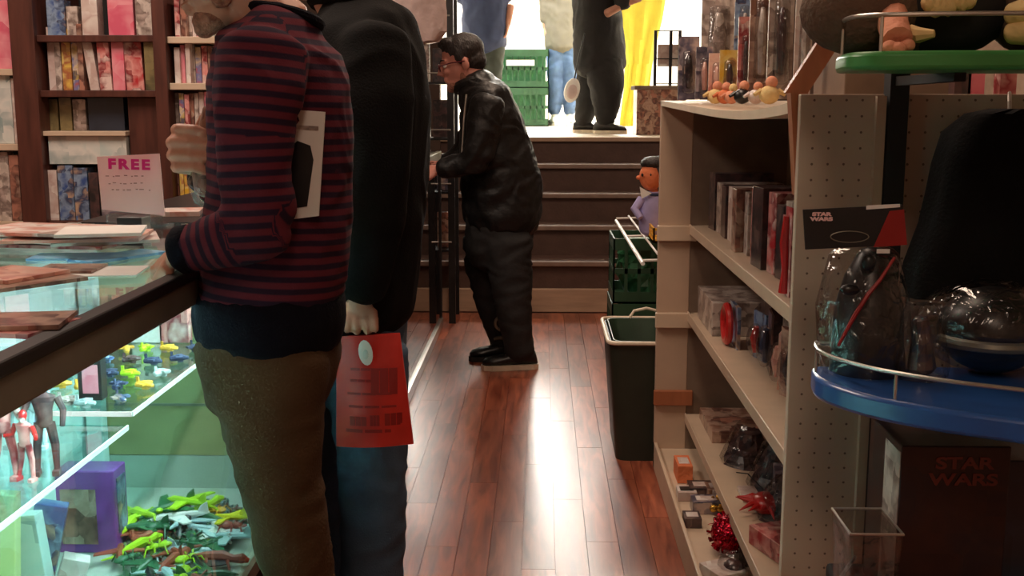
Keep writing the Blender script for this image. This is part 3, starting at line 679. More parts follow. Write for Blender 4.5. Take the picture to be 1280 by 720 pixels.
part('base_deck', MB().box((GX+.012, G0+.005, .06), (BX, G1-.031, .078)), M['shelfe'], g)
part('kick_board', MB().box((GX, G0+.005, 0), (GX+.012, G1-.0, .10)), M['shelfe'], g, bev=.003)
# sagging top
rings = []
for i in range(17):
    y = G0+.005+(G1-.0-G0-.005)*i/16; tt = (.42*F/max(y, .1))
    s_ = -.024*math.sin(math.pi*min(1, max(0, ((1/y)-(1/G1))/((1/G0)-(1/G1)))))
    rings.append([V((GX, y, 1.318+s_)), V((BX+.3, y, 1.318+s_*.3)), V((BX+.3, y, 1.336+s_*.3)), V((GX, y, 1.336+s_))])
part('top_board', MB().loft(rings), M['shelfe'], g)
# end frame facing the camera: narrow pegboard strip, slotted upright, wide pegboard
part('end_peg_strip', MB().box((.412, G0-.018, 0), (.545, G0, 1.343)), M['peg'], g, bev=.002)
up = part('end_upright', MB().box((.548, G0-.035, 0), (.578, G0, 1.56)), M['blackm'], g)
part('end_peg_board', MB().box((.582, G0-.018, 0), (1.25, G0, 1.343)), M['peg'], g, bev=.002)
part('edge_batten', MB().box((.530, G0-.03, 0), (.545, G0-.018, 1.34)), M['shelfw'], g)
part('wood_brace', MB().prism([V((.40, G0+.0, 1.345)), V((.428, G0+.0, 1.345)), V((.415, G0, 1.18))], (0, .03, 0)), M['wood_o'], g)
# leaning plank
a = P(992, 122, 1.9); b = P(1040, 48, 1.9); d = (b-a).normalized(); w = V((d.z, 0, -d.x))*.016
solo('wooden_slat', 'reddish-brown wooden slat leaning on top of the pegboard end', 'slat', MB().prism([a-w, a+w, b+w+d*.09, b-w+d*.09], (0, .02, 0)), M['wood_o'])

# blue shelf, green shelf ------------------------------------------------------------
def rail_shelf(z, th, m, front, yb, name, label, rail_h):
    """front: outline points of the rounded front edge from back left to right end"""
    x1 = front[-1][0]
    t = thing(name, label, 'shelf', ((front[0][0]+x1)/2, (yb+front[-1][1])/2, z-th))
    c = [V((x, y, 0)) for x, y in front]; pts = []
    for i in range(len(c)-1):
        p0, p1, p2, p3 = c[max(i-1, 0)], c[i], c[i+1], c[min(i+2, len(c)-1)]
        for k in range(5):
            u = k/5; pts.append(.5*((2*p1)+(p2-p0)*u+(2*p0-5*p1+4*p2-p3)*u*u+(3*p1-p0-3*p2+p3)*u**3))
    pts.append(c[-1])
    poly = [V((x1, yb, z-th)), V((front[0][0]+.01, yb, z-th))]+[V((p.x, p.y, z-th)) for p in pts]
    part('board', MB().prism(poly, (0, 0, th)), m, t, bev=.006, smooth=True)
    rp = [V((p.x+.006, p.y+.008, z+rail_h)) for p in pts]
    part('wire_rail', MB().tube([V((rp[0].x+.05, yb, z+rail_h*.9))]+rp, .003, 8), M['metal'], t, smooth=True)
    for p in (rp[3], rp[len(rp)//2], rp[-2]): part('rail_post', MB().cyl((p.x, p.y, z-.002), p, .0022, n=6), M['metal'], t)
    for x in (.563, 1.05): part('shelf_arm', MB().prism([V((x-.008, G0-.036, z-th-.014)), V((x-.008, G0-.036, z-th)), V((x-.008, yb-.08, z-th)), V((x-.008, yb-.08, z-th-.012))], (.016, 0, 0)), M['blackm'], t)
    return t
rail_shelf(.945, .032, M['blue'], [(.398, 1.62), (.392, 1.56), (.412, 1.50), (.46, 1.435), (.56, 1.365), (.70, 1.32), (1.15, 1.30)], 1.63, 'blue_shelf', 'blue rounded shelf with a wire rail on the pegboard end', .035)
rail_shelf(1.394, .024, M['grnshelf'], [(.413, 1.62), (.397, 1.52), (.405, 1.47), (.45, 1.445), (.60, 1.43), (1.15, 1.42)], 1.63, 'green_shelf', 'green shelf with a wire rail above the pegboard', .045)
rail_shelf(.60, .025, M['blackm'], [(.45, 1.62), (.45, 1.46), (.47, 1.42), (.6, 1.40), (1.15, 1.40)], 1.72, 'dark_shelf', 'dark shelf below the blue one holding boxes', .01)
# plush things on the green shelf
t = thing('plush_toy', 'brown plush lying on the green shelf with a peach foot hanging over', 'plush toy', (.62, 1.62, 1.393))
def pl(px, py, Y): return P(px, py, Y)
q = pl(1075, 25, 1.62)
part('body', MB().ell((q.x, 1.62, 1.393+.062), (.085, .07, .06), n=16, m=10).ell((q.x+.07, 1.63, 1.393+.05), (.05, .05, .045)), M['brnplush'], t, smooth=True)
q = pl(1122, 48, 1.52)
part('foot', MB().tube([pl(1118, 5, 1.6), pl(1116, 30, 1.54), pl(1122, 50, 1.50)], [.016, .020, .019], 12).ell(pl(1112, 60, 1.49), (.011, .012, .010)).ell(pl(1122, 62, 1.485), (.011, .012, .010)).ell(pl(1134, 57, 1.49), (.010, .012, .009)), M['peach'], t, smooth=True, label='peach plush foot with rounded toes')
part('paw', MB().tube([pl(1138, 42, 1.53), pl(1150, 44, 1.51), pl(1168, 42, 1.5)], [.012, .010, .005], 8), M['ylwplush'], t, smooth=True)
part('head', MB().ell(pl(1030, 12, 1.62), (.028, .03, .028)), M['peach'], t, smooth=True)
t = thing('plush_toy', 'dark plush with a cream ruffled collar on the green shelf', 'plush toy', (.75, 1.62, 1.393))
q = pl(1185, 20, 1.62)
part('body', MB().ell((q.x, 1.63, 1.393+.065), (.09, .07, .065), n=16, m=10).ell((q.x+.03, 1.62, 1.393+.14), (.05, .05, .05)), M['blackm'], t, smooth=True)
mb = MB()
for i in range(7): mb.ell(pl(1162+i*8, 3+4*math.sin(i*.9), 1.54), (.012, .012, .013+.004*(i % 2)), n=8, m=6)
part('collar', mb, M['ylwplush'], t, smooth=True)
t = thing('plush_toy', 'pale yellow plush with two paws at the right end of the green shelf', 'plush toy', (.9, 1.58, 1.393))
q = pl(1275, 20, 1.62)
part('body', MB().ell((q.x+.03, 1.62, 1.393+.07), (.08, .07, .07), n=16, m=10), M['brnplush'], t, smooth=True)
for yy in (18, 42): part('paw', MB().limb([(pl(1262, yy, 1.54), .013, .014), (pl(1280, yy-3, 1.53), .018, .018), (pl(1300, yy-4, 1.55), .016, .016)], n=12), M['ylwplush'], t, smooth=True)

# carded black mask on the blue shelf ------------------------------------------------
zs = .9455
t = thing('masked_costume_pack', 'black costume mask on a black and red header card', 'costume pack', (.55, 1.60, zs))
a, b, c, d = P(1007, 312, 1.58), P(1134, 306, 1.58), P(1128, 256, 1.58), P(1004, 262, 1.58)
hc = part('header_card', MB().prism([a, b, c, d], (0, .004, 0)), M['black'], t)
a, b, c, d = P(1092, 309, 1.579), P(1134, 306, 1.579), P(1130, 262, 1.579), P(1112, 264, 1.579)
part('red_panel', MB().prism([a, b, c, d], (0, .001, 0)), M['redprint'], hc)
text_mesh('lettering', 'STAR\nWARS', .0085, .0004, Matrix.Translation(P(1027, 271, 1.578)) @ FRONT @ Matrix.Diagonal((1.3, .8, 1, 1)), M['pinkpaper'], hc, bold=.0006, label='small white STAR WARS lettering')
part('price_sticker', MB().prism([P(1083, 262, 1.578), P(1125, 259, 1.578), P(1125, 255, 1.578), P(1083, 257, 1.578)], (0, .001, 0)), M['white'], hc)
part('outline_mark', MB().tube([P(1062+20*math.cos(q)*1.2, 296+7*math.sin(q), 1.579) for q in [k*math.pi/10 for k in range(20)]], .0008, 5, closed=True), M['bronze'], hc)
mk = [(V(P(1092, 318, 1.60)), .020, .022), (P(1088, 345, 1.60), .035, .036), (P(1086, 385, 1.60), .05, .048), (P(1084, 430, 1.60), .055, .05), (P(1084, 468, 1.60), .055, .055)]
part('mask', MB().limb(mk, n=20), M['black'], t, smooth=True)
part('visor_ridge', MB().tube([P(1118, 322, 1.56), P(1100, 350, 1.545), P(1085, 368, 1.54), P(1068, 395, 1.535), P(1048, 432, 1.545)], [.002, .0025, .003, .003, .002], 6), M['redprint'], t, smooth=True)
part('eye_bump', MB().ell(P(1086, 328, 1.565), (.010, .008, .012)).ell(P(1062, 362, 1.55), (.014, .008, .008)), M['black'], t, smooth=True)
part('hang_tab', MB().cbox(P(1104, 314, 1.57), (.018, .002, .006)), M['white'], t)
fm = MB().limb([(P(1080, 318, 1.60), .03, .05), (P(1078, 380, 1.60), .062, .066), (P(1080, 430, 1.60), .066, .066), (P(1083, 472, 1.60), .064, .062)], n=24)
part('plastic_bag', fm, M['film'], t, smooth=True)
# clear bag and clear dome helmet
t = thing('clear_bag', 'crumpled clear plastic bag beside the black mask on the blue shelf', 'bag', (P(1150, 470, 1.55).x, 1.55, zs))
rg = []
for k in range(9):
    f_ = k/8; c0 = P(1152, 470, 1.55); z = zs+.001+.105*f_; r0 = .040-.018*f_
    rg.append([V((c0.x+r0*(1+.18*math.sin(5*a+k))*math.cos(a), 1.56+r0*.8*(1+.18*math.cos(4*a+2*k))*math.sin(a), z)) for a in [2*math.pi*j/24 for j in range(24)]])
part('film', MB().loft(rg), M['film'], t)
part('contents', MB().limb([(P(1152, 460, 1.56), .018, .02), (P(1152, 425, 1.56), .014, .014), (P(1150, 400, 1.56), .01, .012)], n=10), M['c_dark'], t)
t = thing('helmet_pack', 'dark round helmet in clear wrapping at the right of the blue shelf', 'helmet', (P(1235, 470, 1.58).x, 1.58, zs))
c0 = P(1238, 432, 1.6); 
part('dome', MB().ell((c0.x, 1.6, zs+.062), (.075, .075, .062), n=24, m=14), M['black'], t, smooth=True)
part('visor', MB().tube([V((c0.x+.078*math.cos(a), 1.6+.078*math.sin(a), zs+.05)) for a in [math.pi*1.05+.09*k*math.pi for k in range(11)]], .008, 8), M['bronze'], t, smooth=True)
part('film', MB().ell((c0.x-.005, 1.6, zs+.068), (.10, .095, .068), n=20, m=12), M['film'], t, smooth=False)
# hanging black hooded cloak
t = thing('hooded_cloak', 'black hooded cloak hanging before the pegboard', 'cloak', (P(1230, 300, 1.72).x, 1.72, 0.95))
rg = []
for (py, cx, hw) in ((136, 1262, 14), (142, 1256, 42), (165, 1248, 62), (205, 1245, 72), (240, 1240, 74), (280, 1232, 76), (330, 1225, 88), (372, 1225, 96)):
    c0 = P(cx, py, 1.72); w = hw/F*1.72
    rg.append([V((c0.x+w*math.cos(a)*(1+.05*math.sin(7*a)), 1.73+.055*math.sin(a)*(1+.12*math.sin(9*a+py)), c0.z)) for a in [2*math.pi*j/36 for j in range(36)]])
part('cloth', MB().loft(rg), M['coat'], t, smooth=True)
part('hanger_hook', MB().tube([P(1262, 138, 1.73), P(1262, 128, 1.74), P(1262, 118, 1.79), P(1262, 116, 1.83)], .003, 6), M['metal'], t)
# boxes and tub below the blue shelf
zk = .6005
a = P(1128, 700, 1.56); 
t = thing('toy_box', 'dark toy box with dull red STAR WARS lettering below the blue shelf', 'box', (a.x+.1, 1.6, zk))
x0, x1 = P(1125, 600, 1.53).x, P(1262, 600, 1.53).x; zt = P(1200, 558, 1.53).z
part('carton', MB().box((x0, 1.53, zk), (x1, 1.68, zt)), M['c_swbox'], t, bev=.002)
M['dullred'] = mat('dull_red_print', (.16, .03, .02), .5)
text_mesh('lettering', 'STAR\nWARS', .030, .0004, Matrix.Translation(P(1205, 590, 1.5288)) @ FRONT @ Matrix.Diagonal((1.15, .8, 1, 1)), M['dullred'], t, bold=.001, label='dull red STAR WARS lettering')
part('side_strip', MB().box((x0-.001, 1.532, zk), (x0+.006, 1.60, zt-.01)), M['c_grey'], t)
t2 = solo('toy_box', 'plain dark box right of the lettered one below the blue shelf', 'box', MB().box((x1+.005, 1.56, zk), (x1+.2, 1.7, zt-.03)), M['c_navy'], bev=.002)
a = P(1062, 690, 1.5); b = P(1128, 690, 1.5)
t = thing('clear_tub', 'small clear plastic tub with dark toys, lower left below the blue shelf', 'tub', ((a.x+b.x)/2, 1.55, zk))
z_t = P(1090, 668, 1.5).z
def tub(x0, x1, y0, y1, z0, z1, k=.006):
    r1 = [V((x0+k, y0+k, z0)), V((x1-k, y0+k, z0)), V((x1-k, y1-k, z0)), V((x0+k, y1-k, z0))]; r2 = [V((x0, y0, z1)), V((x1, y0, z1)), V((x1, y1, z1)), V((x0, y1, z1))]
    r3 = [V((x0+.002, y0+.002, z1)), V((x1-.002, y0+.002, z1)), V((x1-.002, y1-.002, z1)), V((x0+.002, y1-.002, z1))]; r4 = [V((x0+k+.002, y0+k+.002, z0+.003)), V((x1-k-.002, y0+k+.002, z0+.003)), V((x1-k-.002, y1-k-.002, z0+.003)), V((x0+k+.002, y1-k-.002, z0+.003))]
    return MB().loft([r1, r2, r3, r4])
part('tub_wall', tub(a.x, b.x, 1.5, 1.6, zk, z_t), M['film'], t)
part('rim', MB().tube([V((a.x, 1.5, z_t)), V((b.x, 1.5, z_t)), V((b.x, 1.6, z_t)), V((a.x, 1.6, z_t))], .0022, 6, closed=True), M['metal'], t)
part('contents', MB().ell(((a.x+b.x)/2-.01, 1.54, zk+.028), (.02, .02, .024)).ell(((a.x+b.x)/2+.015, 1.56, zk+.022), (.014, .018, .018)), M['c_dark'], t, smooth=True)

# items on the right unit's shelves --------------------------------------------------
bc = ['c_dark', 'c_grey', 'c_dark', 'c_white', 'c_dark', 'c_brown', 'c_grey', 'c_red', 'c_dark', 'c_red', 'c_dark', 'c_red', 'c_grey', 'c_dark', 'c_multi', 'c_brown', 'c_dark']
y = 3.90
for k in range(17):
    w = R.uniform(.05, .12) if k > 3 else .10
    h = R.uniform(.16, .22) if k < 14 else .15
    x = SX+.03+R.uniform(0, .03); mb = MB().cbox((0, 0, h/2), (.20, w-.006, h), None); an = R.uniform(-.12, .12)
    Mx = Matrix.Rotation(an, 3, 'Z')
    for v in mb.v: v.xyz = Mx @ v + V((x+.10, y-w/2, .9006))
    solo('boxed_toy', f'{ordn[k]} upright boxed item from the far end, {"pale" if bc[k] in ("c_white","c_grey") else "red" if bc[k]=="c_red" else "dark"}, upper shelf of the right unit', 'box', mb, M[bc[k]], 'boxed items on the upper right shelf', bev=.0015)
    y -= w+.018
    if y < 1.98: break
# red long-stemmed toy in front of boxes
q = P(955, 330, 2.52)
t = thing('red_toy_sword', 'red carded toy standing on the upper right shelf in front of the boxes', 'toy', (.545, 2.5, .9006))
part('card', MB().cbox((.553, 2.5, .9006+.10), (.004, .06, .20)), M['c_red'], t)
part('toy', MB().tube([(.545, 2.5, .908), (.545, 2.495, .96), (.545, 2.505, 1.02), (.545, 2.5, 1.08)], [.012, .007, .012, .006], 8), M['red'], t, smooth=True)
# lower shelf 2 (z .586)
z2_ = .5866
solo('boxed_toy', 'grey printed box lying at the far end of the second shelf', 'box', MB().cbox((.66, 3.72, z2_+.055), (.22, .34, .11)), M['c_grey'], bev=.002)
t = thing('toy_ring_pack', 'red ring-shaped toy in a pack on the second shelf', 'toy', (.58, 3.42, z2_))
part('ring', MB().tube([(.575, 3.42+.055*math.cos(a), z2_+.068+.055*math.sin(a)) for a in [k*math.pi/10 for k in range(20)]], .012, 8, closed=True), M['red'], t, smooth=True)
part('card', MB().cbox((.60, 3.42, z2_+.065), (.01, .15, .13)), M['c_blue'], t)
for k, (yy, m, h, w, lb) in enumerate([(3.22, 'c_blue', .14, .07, 'blue blister pack right of the red ring'), (3.08, 'c_dark', .17, .08, 'dark blister pack in the middle of the second shelf'), (2.92, 'c_orng', .15, .08, 'orange-pink blister pack on the second shelf'),
        (2.77, 'c_brown', .18, .09, 'brown blister pack on the second shelf'), (2.62, 'c_dark', .19, .08, 'black blister pack toward the near part of the second shelf'), (2.48, 'c_orng', .13, .07, 'tan blister pack near the pegboard end of the second shelf'),
        (2.33, 'c_grey', .12, .08, 'grey blister pack nearest the pegboard end on the second shelf'), (2.17, 'c_red', .13, .1, 'red and white carton at the near end of the second shelf')]):
    Mx = Matrix.Rotation(R.uniform(-.5, .5), 3, 'Z'); t = thing('blister_pack', lb, 'toy pack', (.64, yy, z2_), 'packs on the second right shelf')
    part('card', MB().cbox((.64, yy, z2_+h/2), (.006, w*1.35, h), Mx), M[m], t)
    part('blister', MB().ell((.625, yy, z2_+h*.42), (.024, w*.5, h*.36), Mx, 10, 7), M['film'], t, smooth=True)
    part('toy', MB().tube([(.628, yy, z2_+h*.15), (.625, yy+.01, z2_+h*.45), (.628, yy, z2_+h*.7)], [.008, .013, .008], 8), M[['red', 'navy', 'c_orng', 'c_dark'][k % 4]], t, smooth=True)
# shelf 3 (z .21)
z3_ = .2106
def strap(px, py, r, lb, k):
    q = Pz(px, py, z3_)
    return solo('black_strap', lb, 'belt', MB().tube([(q.x+r*math.cos(a), q.y+r*1.6*math.sin(a), z3_+.012+.006*math.sin(3*a+k)) for a in [j*math.pi/12 for j in range(24)]], .009, 6, closed=True), M['black'], 'coiled belts on the third shelf', smooth=True)
strap(898, 512, .045, 'thin coiled black belt at the far end of the third shelf', 0); strap(918, 535, .05, 'coiled black belt second from the far end of the third shelf', 1)
sh = solo('flat_pack', 'flat reddish pack under the far end of the third shelf', 'packet', MB().cbox((.66, 3.76, z3_+.02), (.18, .3, .04)), M['c_brown'], bev=.002)
for k, (yy, xx, h, lb) in enumerate([(3.42, .66, .10, 'black bagged toy heap in the middle of the third shelf'), (3.18, .70, .12, 'large black bagged toy behind the silver-edged pack'), (2.95, .68, .08, 'black bagged toy beside the red toy on the third shelf')]):
    t = thing('bagged_toy', lb, 'toy', (xx, yy, z3_), 'black bagged toys on the third shelf')
    rg = []
    for i in range(7):
        f_ = i/6; rg.append([V((xx+.08*(1-.55*f_)*math.cos(a)*(1+.15*math.sin(4*a+i)), yy+.09*(1-.5*f_)*math.sin(a)*(1+.15*math.cos(3*a+i+k)), z3_+h*f_)) for a in [2*math.pi*j/18 for j in range(18)]])
    part('toy', MB().loft(rg), M['c_dark'], t)
    part('film', MB().limb([(V((xx-.01, yy, z3_+.005)), .09, .085), (V((xx, yy, z3_+h+.01)), .05, .05)], n=14), M['film'], t)
solo('silver_tag', 'small silver-edged pack lying before the black bagged toys', 'packet', MB().cbox((.60, 3.10, z3_+.008), (.05, .1, .014)), M['c_white'])
t = thing('red_toy', 'bright red spiky toy lying at the near part of the third shelf', 'toy', (.625, 2.92, z3_))
q = Pz(958, 642, z3_)
mb = MB().ell((q.x, q.y, z3_+.03), (.045, .06, .028), n=12, m=8)
for k in range(7):
    a = 2.2+k*.42; mb.tube([(q.x, q.y, z3_+.03), (q.x+.05*math.cos(a), q.y+.06*math.sin(a), z3_+.035), (q.x+.085*math.cos(a), q.y+.10*math.sin(a), z3_+.02+.012*(k % 3))], [.014, .008, .001], 6)
t.location = (q.x, q.y, z3_); part('body', mb, M['red'], t, smooth=True)
for o in [x for x in t.children]: pass
part('wire_stem', MB().tube([(q.x, q.y+.05, z3_+.05), (q.x-.03, q.y+.13, z3_+.07), (q.x-.05, q.y+.2, z3_+.05)], .002, 5), M['black'], t)
# base deck (z .078)
zb_ = .0786
t = thing('tinsel_ball', 'dark red tinsel ball on the bottom deck of the right unit', 'decoration', (0, 0, 0))
q = Pz(905, 692, zb_); t.location = (q.x+.01, q.y, zb_)
mb = MB()
for k in range(170):
    d = V((R.gauss(0, 1), R.gauss(0, 1), R.gauss(0, 1))).normalized(); d2 = (d+V((R.gauss(0, .25), R.gauss(0, .25), R.gauss(0, .25)))).normalized()
    c0 = V((q.x+.01, q.y, zb_+.062)); s0 = d.cross(d2)
    s0 = s0.normalized()*.004 if s0.length > 0 else V((.004, 0, 0))
    mb.add([c0+d*.040-s0, c0+d*.040+s0, c0+d2*.061+s0, c0+d2*.061-s0, c0+d*.040-s0+d*.001, c0+d*.040+s0+d*.001], [(0, 1, 2, 3), (4, 5, 2, 3)])
part('strands', mb, M['foilred'], t, kind='stuff')
part('core', MB().ell((q.x+.01, q.y, zb_+.062), (.05, .05, .05)), M['foilred'], t, smooth=True)
q = Pz(902, 640, zb_)
t = thing('foil_pack', 'gold foil pack with a bright corner behind the red tinsel ball', 'packet', (q.x+.02, q.y, zb_))
mb = MB()
for k in range(5): mb.limb([(V((q.x-.03+.02*k, q.y-.03, zb_+.02)), .012, .012), (V((q.x-.025+.02*k, q.y+.02, zb_+.03+.006*(k % 2))), .014, .014), (V((q.x-.02+.02*k, q.y+.06, zb_+.02)), .010, .010)], U=(1, 0, 0), n=8)
part('foil', mb, M['foilgold'], t, smooth=True)
q = Pz(917, 720, zb_)
t = thing('bagged_toy', 'small purple-grey bagged toy nearest on the bottom deck', 'toy', (q.x, q.y, zb_))
part('toy', MB().ell((q.x, q.y, zb_+.022), (.03, .04, .022)), M['c_dark'], t, smooth=True)
part('film', MB().ell((q.x, q.y, zb_+.033), (.045, .055, .033), n=10, m=6), M['film'], t)
for k, (px, py, w, l, h, m, lb) in enumerate([(848, 597, .05, .12, .06, 'orange', 'orange-red box with stripes at the far end of the bottom deck'), (864, 618, .10, .08, .035, 'c_dark', 'dark flat box behind the orange one on the bottom deck'),
        (850, 622, .06, .07, .03, 'c_white', 'small white and black box, far row of the bottom deck'), (868, 638, .09, .07, .04, 'c_face', 'dark box with pale print in the middle of the bottom deck'),
        (856, 655, .05, .07, .03, 'c_dark', 'black box at the aisle edge of the bottom deck'), (886, 622, .07, .08, .04, 'c_brown', 'brown box next to the far dark boxes on the bottom deck'), (893, 600, .08, .1, .04, 'c_grey', 'grey box deepest in the far corner of the bottom deck')]):
    q = Pz(px, py, zb_)
    t = thing('small_box', lb, 'box', (q.x+w/2-.01, q.y, zb_), 'small boxes on the bottom deck')
    x_ = max(q.x+w/2-.01, GX+.015+w/2)
    part('carton', MB().cbox((x_, q.y, zb_+h/2), (w, l, h)), M[m], t, bev=.0015)
    part('label_print', MB().cbox((x_, q.y, zb_+h+.0006), (w*.7, l*.55, .001)), M['c_white' if m != 'c_white' else 'black'], t)

for k, (xx, yy, w, l, h, m, deg, lb) in enumerate([(.62, 2.70, .12, .16, .05, 'c_red', 20, 'red printed flat carton near the pegboard end of the third shelf'),
        (.72, 2.52, .16, .14, .09, 'c_dark', -15, 'dark carton deep on the third shelf near the pegboard'), (.63, 2.35, .10, .14, .04, 'c_grey', 8, 'grey flat carton at the near end of the third shelf'),
        (.76, 3.5, .10, .12, .12, 'c_brown', 10, 'brown carton at the back of the third shelf'), (.72, 3.05, .12, .10, .10, 'c_face', -8, 'dark spotted carton behind the red spiky toy')]):
    Mx = Matrix.Rotation(math.radians(deg), 3, 'Z')
    solo('toy_carton', lb, 'box', MB().cbox((xx, yy, z3_+h/2), (w, l, h), Mx), M[m], 'cartons on the third shelf', bev=.002)
for k, (xx, yy, w, l, h, m, deg, lb) in enumerate([(.60, 3.35, .10, .10, .05, 'c_grey', 12, 'grey patterned carton right of the small boxes on the bottom deck'), (.68, 3.62, .12, .10, .07, 'c_brown', -10, 'brown carton deep behind the small boxes on the bottom deck'),
        (.49, 2.84, .09, .10, .03, 'c_white', 25, 'flat whitish pack before the red tinsel ball on the bottom deck'), (.62, 2.95, .12, .12, .06, 'c_dark', -20, 'dark carton deep beside the red tinsel ball'), (.66, 2.65, .14, .12, .05, 'c_multi', 5, 'many-coloured carton at the near part of the bottom deck')]):
    Mx = Matrix.Rotation(math.radians(deg), 3, 'Z')
    solo('toy_carton', lb, 'box', MB().cbox((xx, yy, zb_+h/2), (w, l, h), Mx), M[m], 'cartons on the bottom deck', bev=.002)
for k, (xx, yy, w, l, h, m, lb) in enumerate([(.76, 3.45, .12, .16, .16, 'c_dark', 'dark carton at the back behind the red ring toy'), (.77, 3.15, .12, .2, .19, 'c_grey', 'tall grey carton at the back of the second shelf'),
        (.77, 2.85, .12, .2, .15, 'c_brown', 'brown carton at the back of the second shelf'), (.78, 2.55, .1, .2, .18, 'c_dark', 'tall dark carton at the back of the second shelf near the pegboard')]):
    solo('toy_carton', lb, 'box', MB().cbox((xx, yy, z2_+h/2), (w, l, h)), M[m], 'cartons at the back of the second shelf', bev=.002)

# packs on top of the right unit -----------------------------------------------------
def toppack(x0, y0, x1, Y, m, label, film=True, d=.05, lean=0):
    a = P(x0, y0, Y); b = P(x1, y0, Y); z0 = 1.3365-(.024 if 2.0 < Y < 3.4 else .006)+.018
    z0 = 1.3375
    t = thing('packaged_toy', label, 'toy pack', ((a.x+b.x)/2, Y+d/2, z0), 'packaged toys on top of the right unit')
    w = b.x-a.x; h = a.z-z0; cx = (a.x+b.x)/2; Mx = Matrix.Rotation(math.radians(lean), 3, 'Y')
    cc = V((cx, Y+d/2, z0+h/2))
    part('card', MB().cbox(cc, (w, .006, h), Mx), M[m], t)
    part('tray', MB().limb([(cc+V((0, -d*.3, -h*.36)), d*.3, w*.34), (cc+V((0, -d*.3, h*.25)), d*.25, w*.3)], n=12), M['film'], t, smooth=True)
    tb = MB().limb([(cc+V((0, -d*.25, -h*.3)), .01, w*.14), (cc+V((0, -d*.25, 0)), .013, w*.2), (cc+V((0, -d*.25, h*.2)), .008, w*.1)], n=8)
    part('toy', tb, M[R.choice(['c_grey', 'c_orng', 'c_dark', 'c_red'])], t, smooth=True)
for a in [(850, 45, 876, 3.5, 'c_face', 'dark blue-grey pack with pale spots, leftmost on top of the right unit'),
          (872, 58, 893, 3.3, 'c_face', 'dark pack with a grey round toy behind the orange one on top'),
          (888, 66, 908, 3.15, 'c_orng', 'orange-pink pack on top of the right unit'),
          (902, 62, 926, 3.0, 'c_yel', 'yellow pack on top of the right unit'),
          (880, -30, 924, 3.6, 'c_grey', 'tall tan plush-print pack standing at the back on top'),
          (926, 20, 944, 2.8, 'c_red', 'thin dark red pack on top left of the tall clear ones'),
          (942, -40, 972, 2.7, 'c_brown', 'tall reddish clear-fronted pack on top of the right unit'),
          (966, -40, 998, 2.5, 'c_grey', 'tall grey clear-fronted pack on top next to the leaning slat'),
          (1000, -30, 1022, 2.35, 'c_white', 'pale grey pack on top behind the leaning slat'),
          (922, -30, 946, 3.2, 'c_blue', 'blue-grey pack standing behind the thin dark red one on top')]:
    toppack(*a)
for k, (px, py, Y, m, r_, lb) in enumerate([(872, 118, 3.0, 'ylwplush', .022, 'small yellow toy at the aisle edge of the unit top'), (893, 118, 2.85, 'orange', .020, 'small orange-red toy beside the yellow one on the unit top'),
        (912, 120, 2.75, 'peach', .018, 'small peach toy third along the unit top edge'), (928, 112, 2.65, 'black', .020, 'small black toy in the middle of the unit top edge'),
        (945, 118, 2.5, 'c_white', .018, 'small white toy on the unit top edge'), (962, 108, 2.42, 'ylwplush', .022, 'round pale toy near the leaning slat on the unit top')]):
    q = P(px, py, Y); z0 = 1.326
    q.x = max(q.x, GX+.04)
    t = thing('small_toy', lb, 'toy', (q.x, Y, z0), 'small toys along the unit top edge')
    part('body', MB().ell((q.x, Y, z0+r_*.9), (r_, r_, r_*.9)), M[m], t, smooth=True)
    part('head', MB().ell((q.x+.004, Y, z0+r_*2.1), (r_*.6, r_*.6, r_*.6)), M['peach' if m != 'peach' else 'ylwplush'], t, smooth=True)
    for s in (-1, 1): part('arm', MB().tube([(q.x+s*r_*.8, Y, z0+r_*1.3), (q.x+s*r_*1.5, Y-.005, z0+r_*.9)], [r_*.3, r_*.2], 6), M[m], t, smooth=True)
# packs glimpsed above the wide pegboard, under the green shelf
for k, (px, m, lb) in enumerate([(1205, 'c_dark', 'dark pack peeking over the pegboard'), (1222, 'c_pink', 'pink pack peeking over the pegboard'), (1262, 'c_red', 'red pack peeking over the pegboard at right')]):
    q = P(px, 105, 2.0); solo('small_box', lb, 'box', MB().cbox((q.x, 2.02, 1.3375+.025), (.028, .03, .05)), M[m], 'packs peeking over the pegboard')
solo('stacked_cartons', 'brown carton on top of the unit behind the green shelf', 'box', MB().box((.58, 2.2, 1.3375), (.80, 2.45, 1.50)), M['backp'], bev=.003)

# ------------------------------------------------------------ bin, crates, wire shelf
t = thing('waste_bin', 'dark green rectangular waste bin with a pale rim', 'bin', (.43, 4.25, 0))
def rr(x0, x1, y0, y1, z, r=.04, n=4):
    o = []
    for (cx, cy, a0) in ((x1-r, y1-r, 0), (x0+r, y1-r, 90), (x0+r, y0+r, 180), (x1-r, y0+r, 270)):
        for k in range(n+1):
            a = math.radians(a0+90*k/n); o.append(V((cx+r*math.cos(a), cy+r*math.sin(a), z)))
    return o
part('bin_body', MB().loft([rr(.285, .58, 4.06, 4.46, 0), rr(.252, .61, 4.03, 4.52, .455), rr(.262, .60, 4.04, 4.51, .455), rr(.293, .572, 4.07, 4.45, .01)]), M['bingreen'], t, smooth=True)
part('rim', MB().tube(rr(.248, .614, 4.026, 4.524, .458), .008, 8, closed=True), M['cream'], t, smooth=True)
part('liner', MB().loft([rr(.30, .565, 4.08, 4.44, .24), rr(.268, .594, 4.045, 4.505, .462), rr(.272, .590, 4.05, 4.50, .462), rr(.305, .56, 4.085, 4.435, .25)]), mat('dark_green_liner', (.014, .045, .022), .35), t, smooth=True)
part('handle', MB().tube([(.36, 4.5, .462), (.38, 4.51, .49), (.43, 4.515, .50), (.48, 4.51, .49), (.50, 4.5, .462)], .006, 8), M['cream'], t, smooth=True)

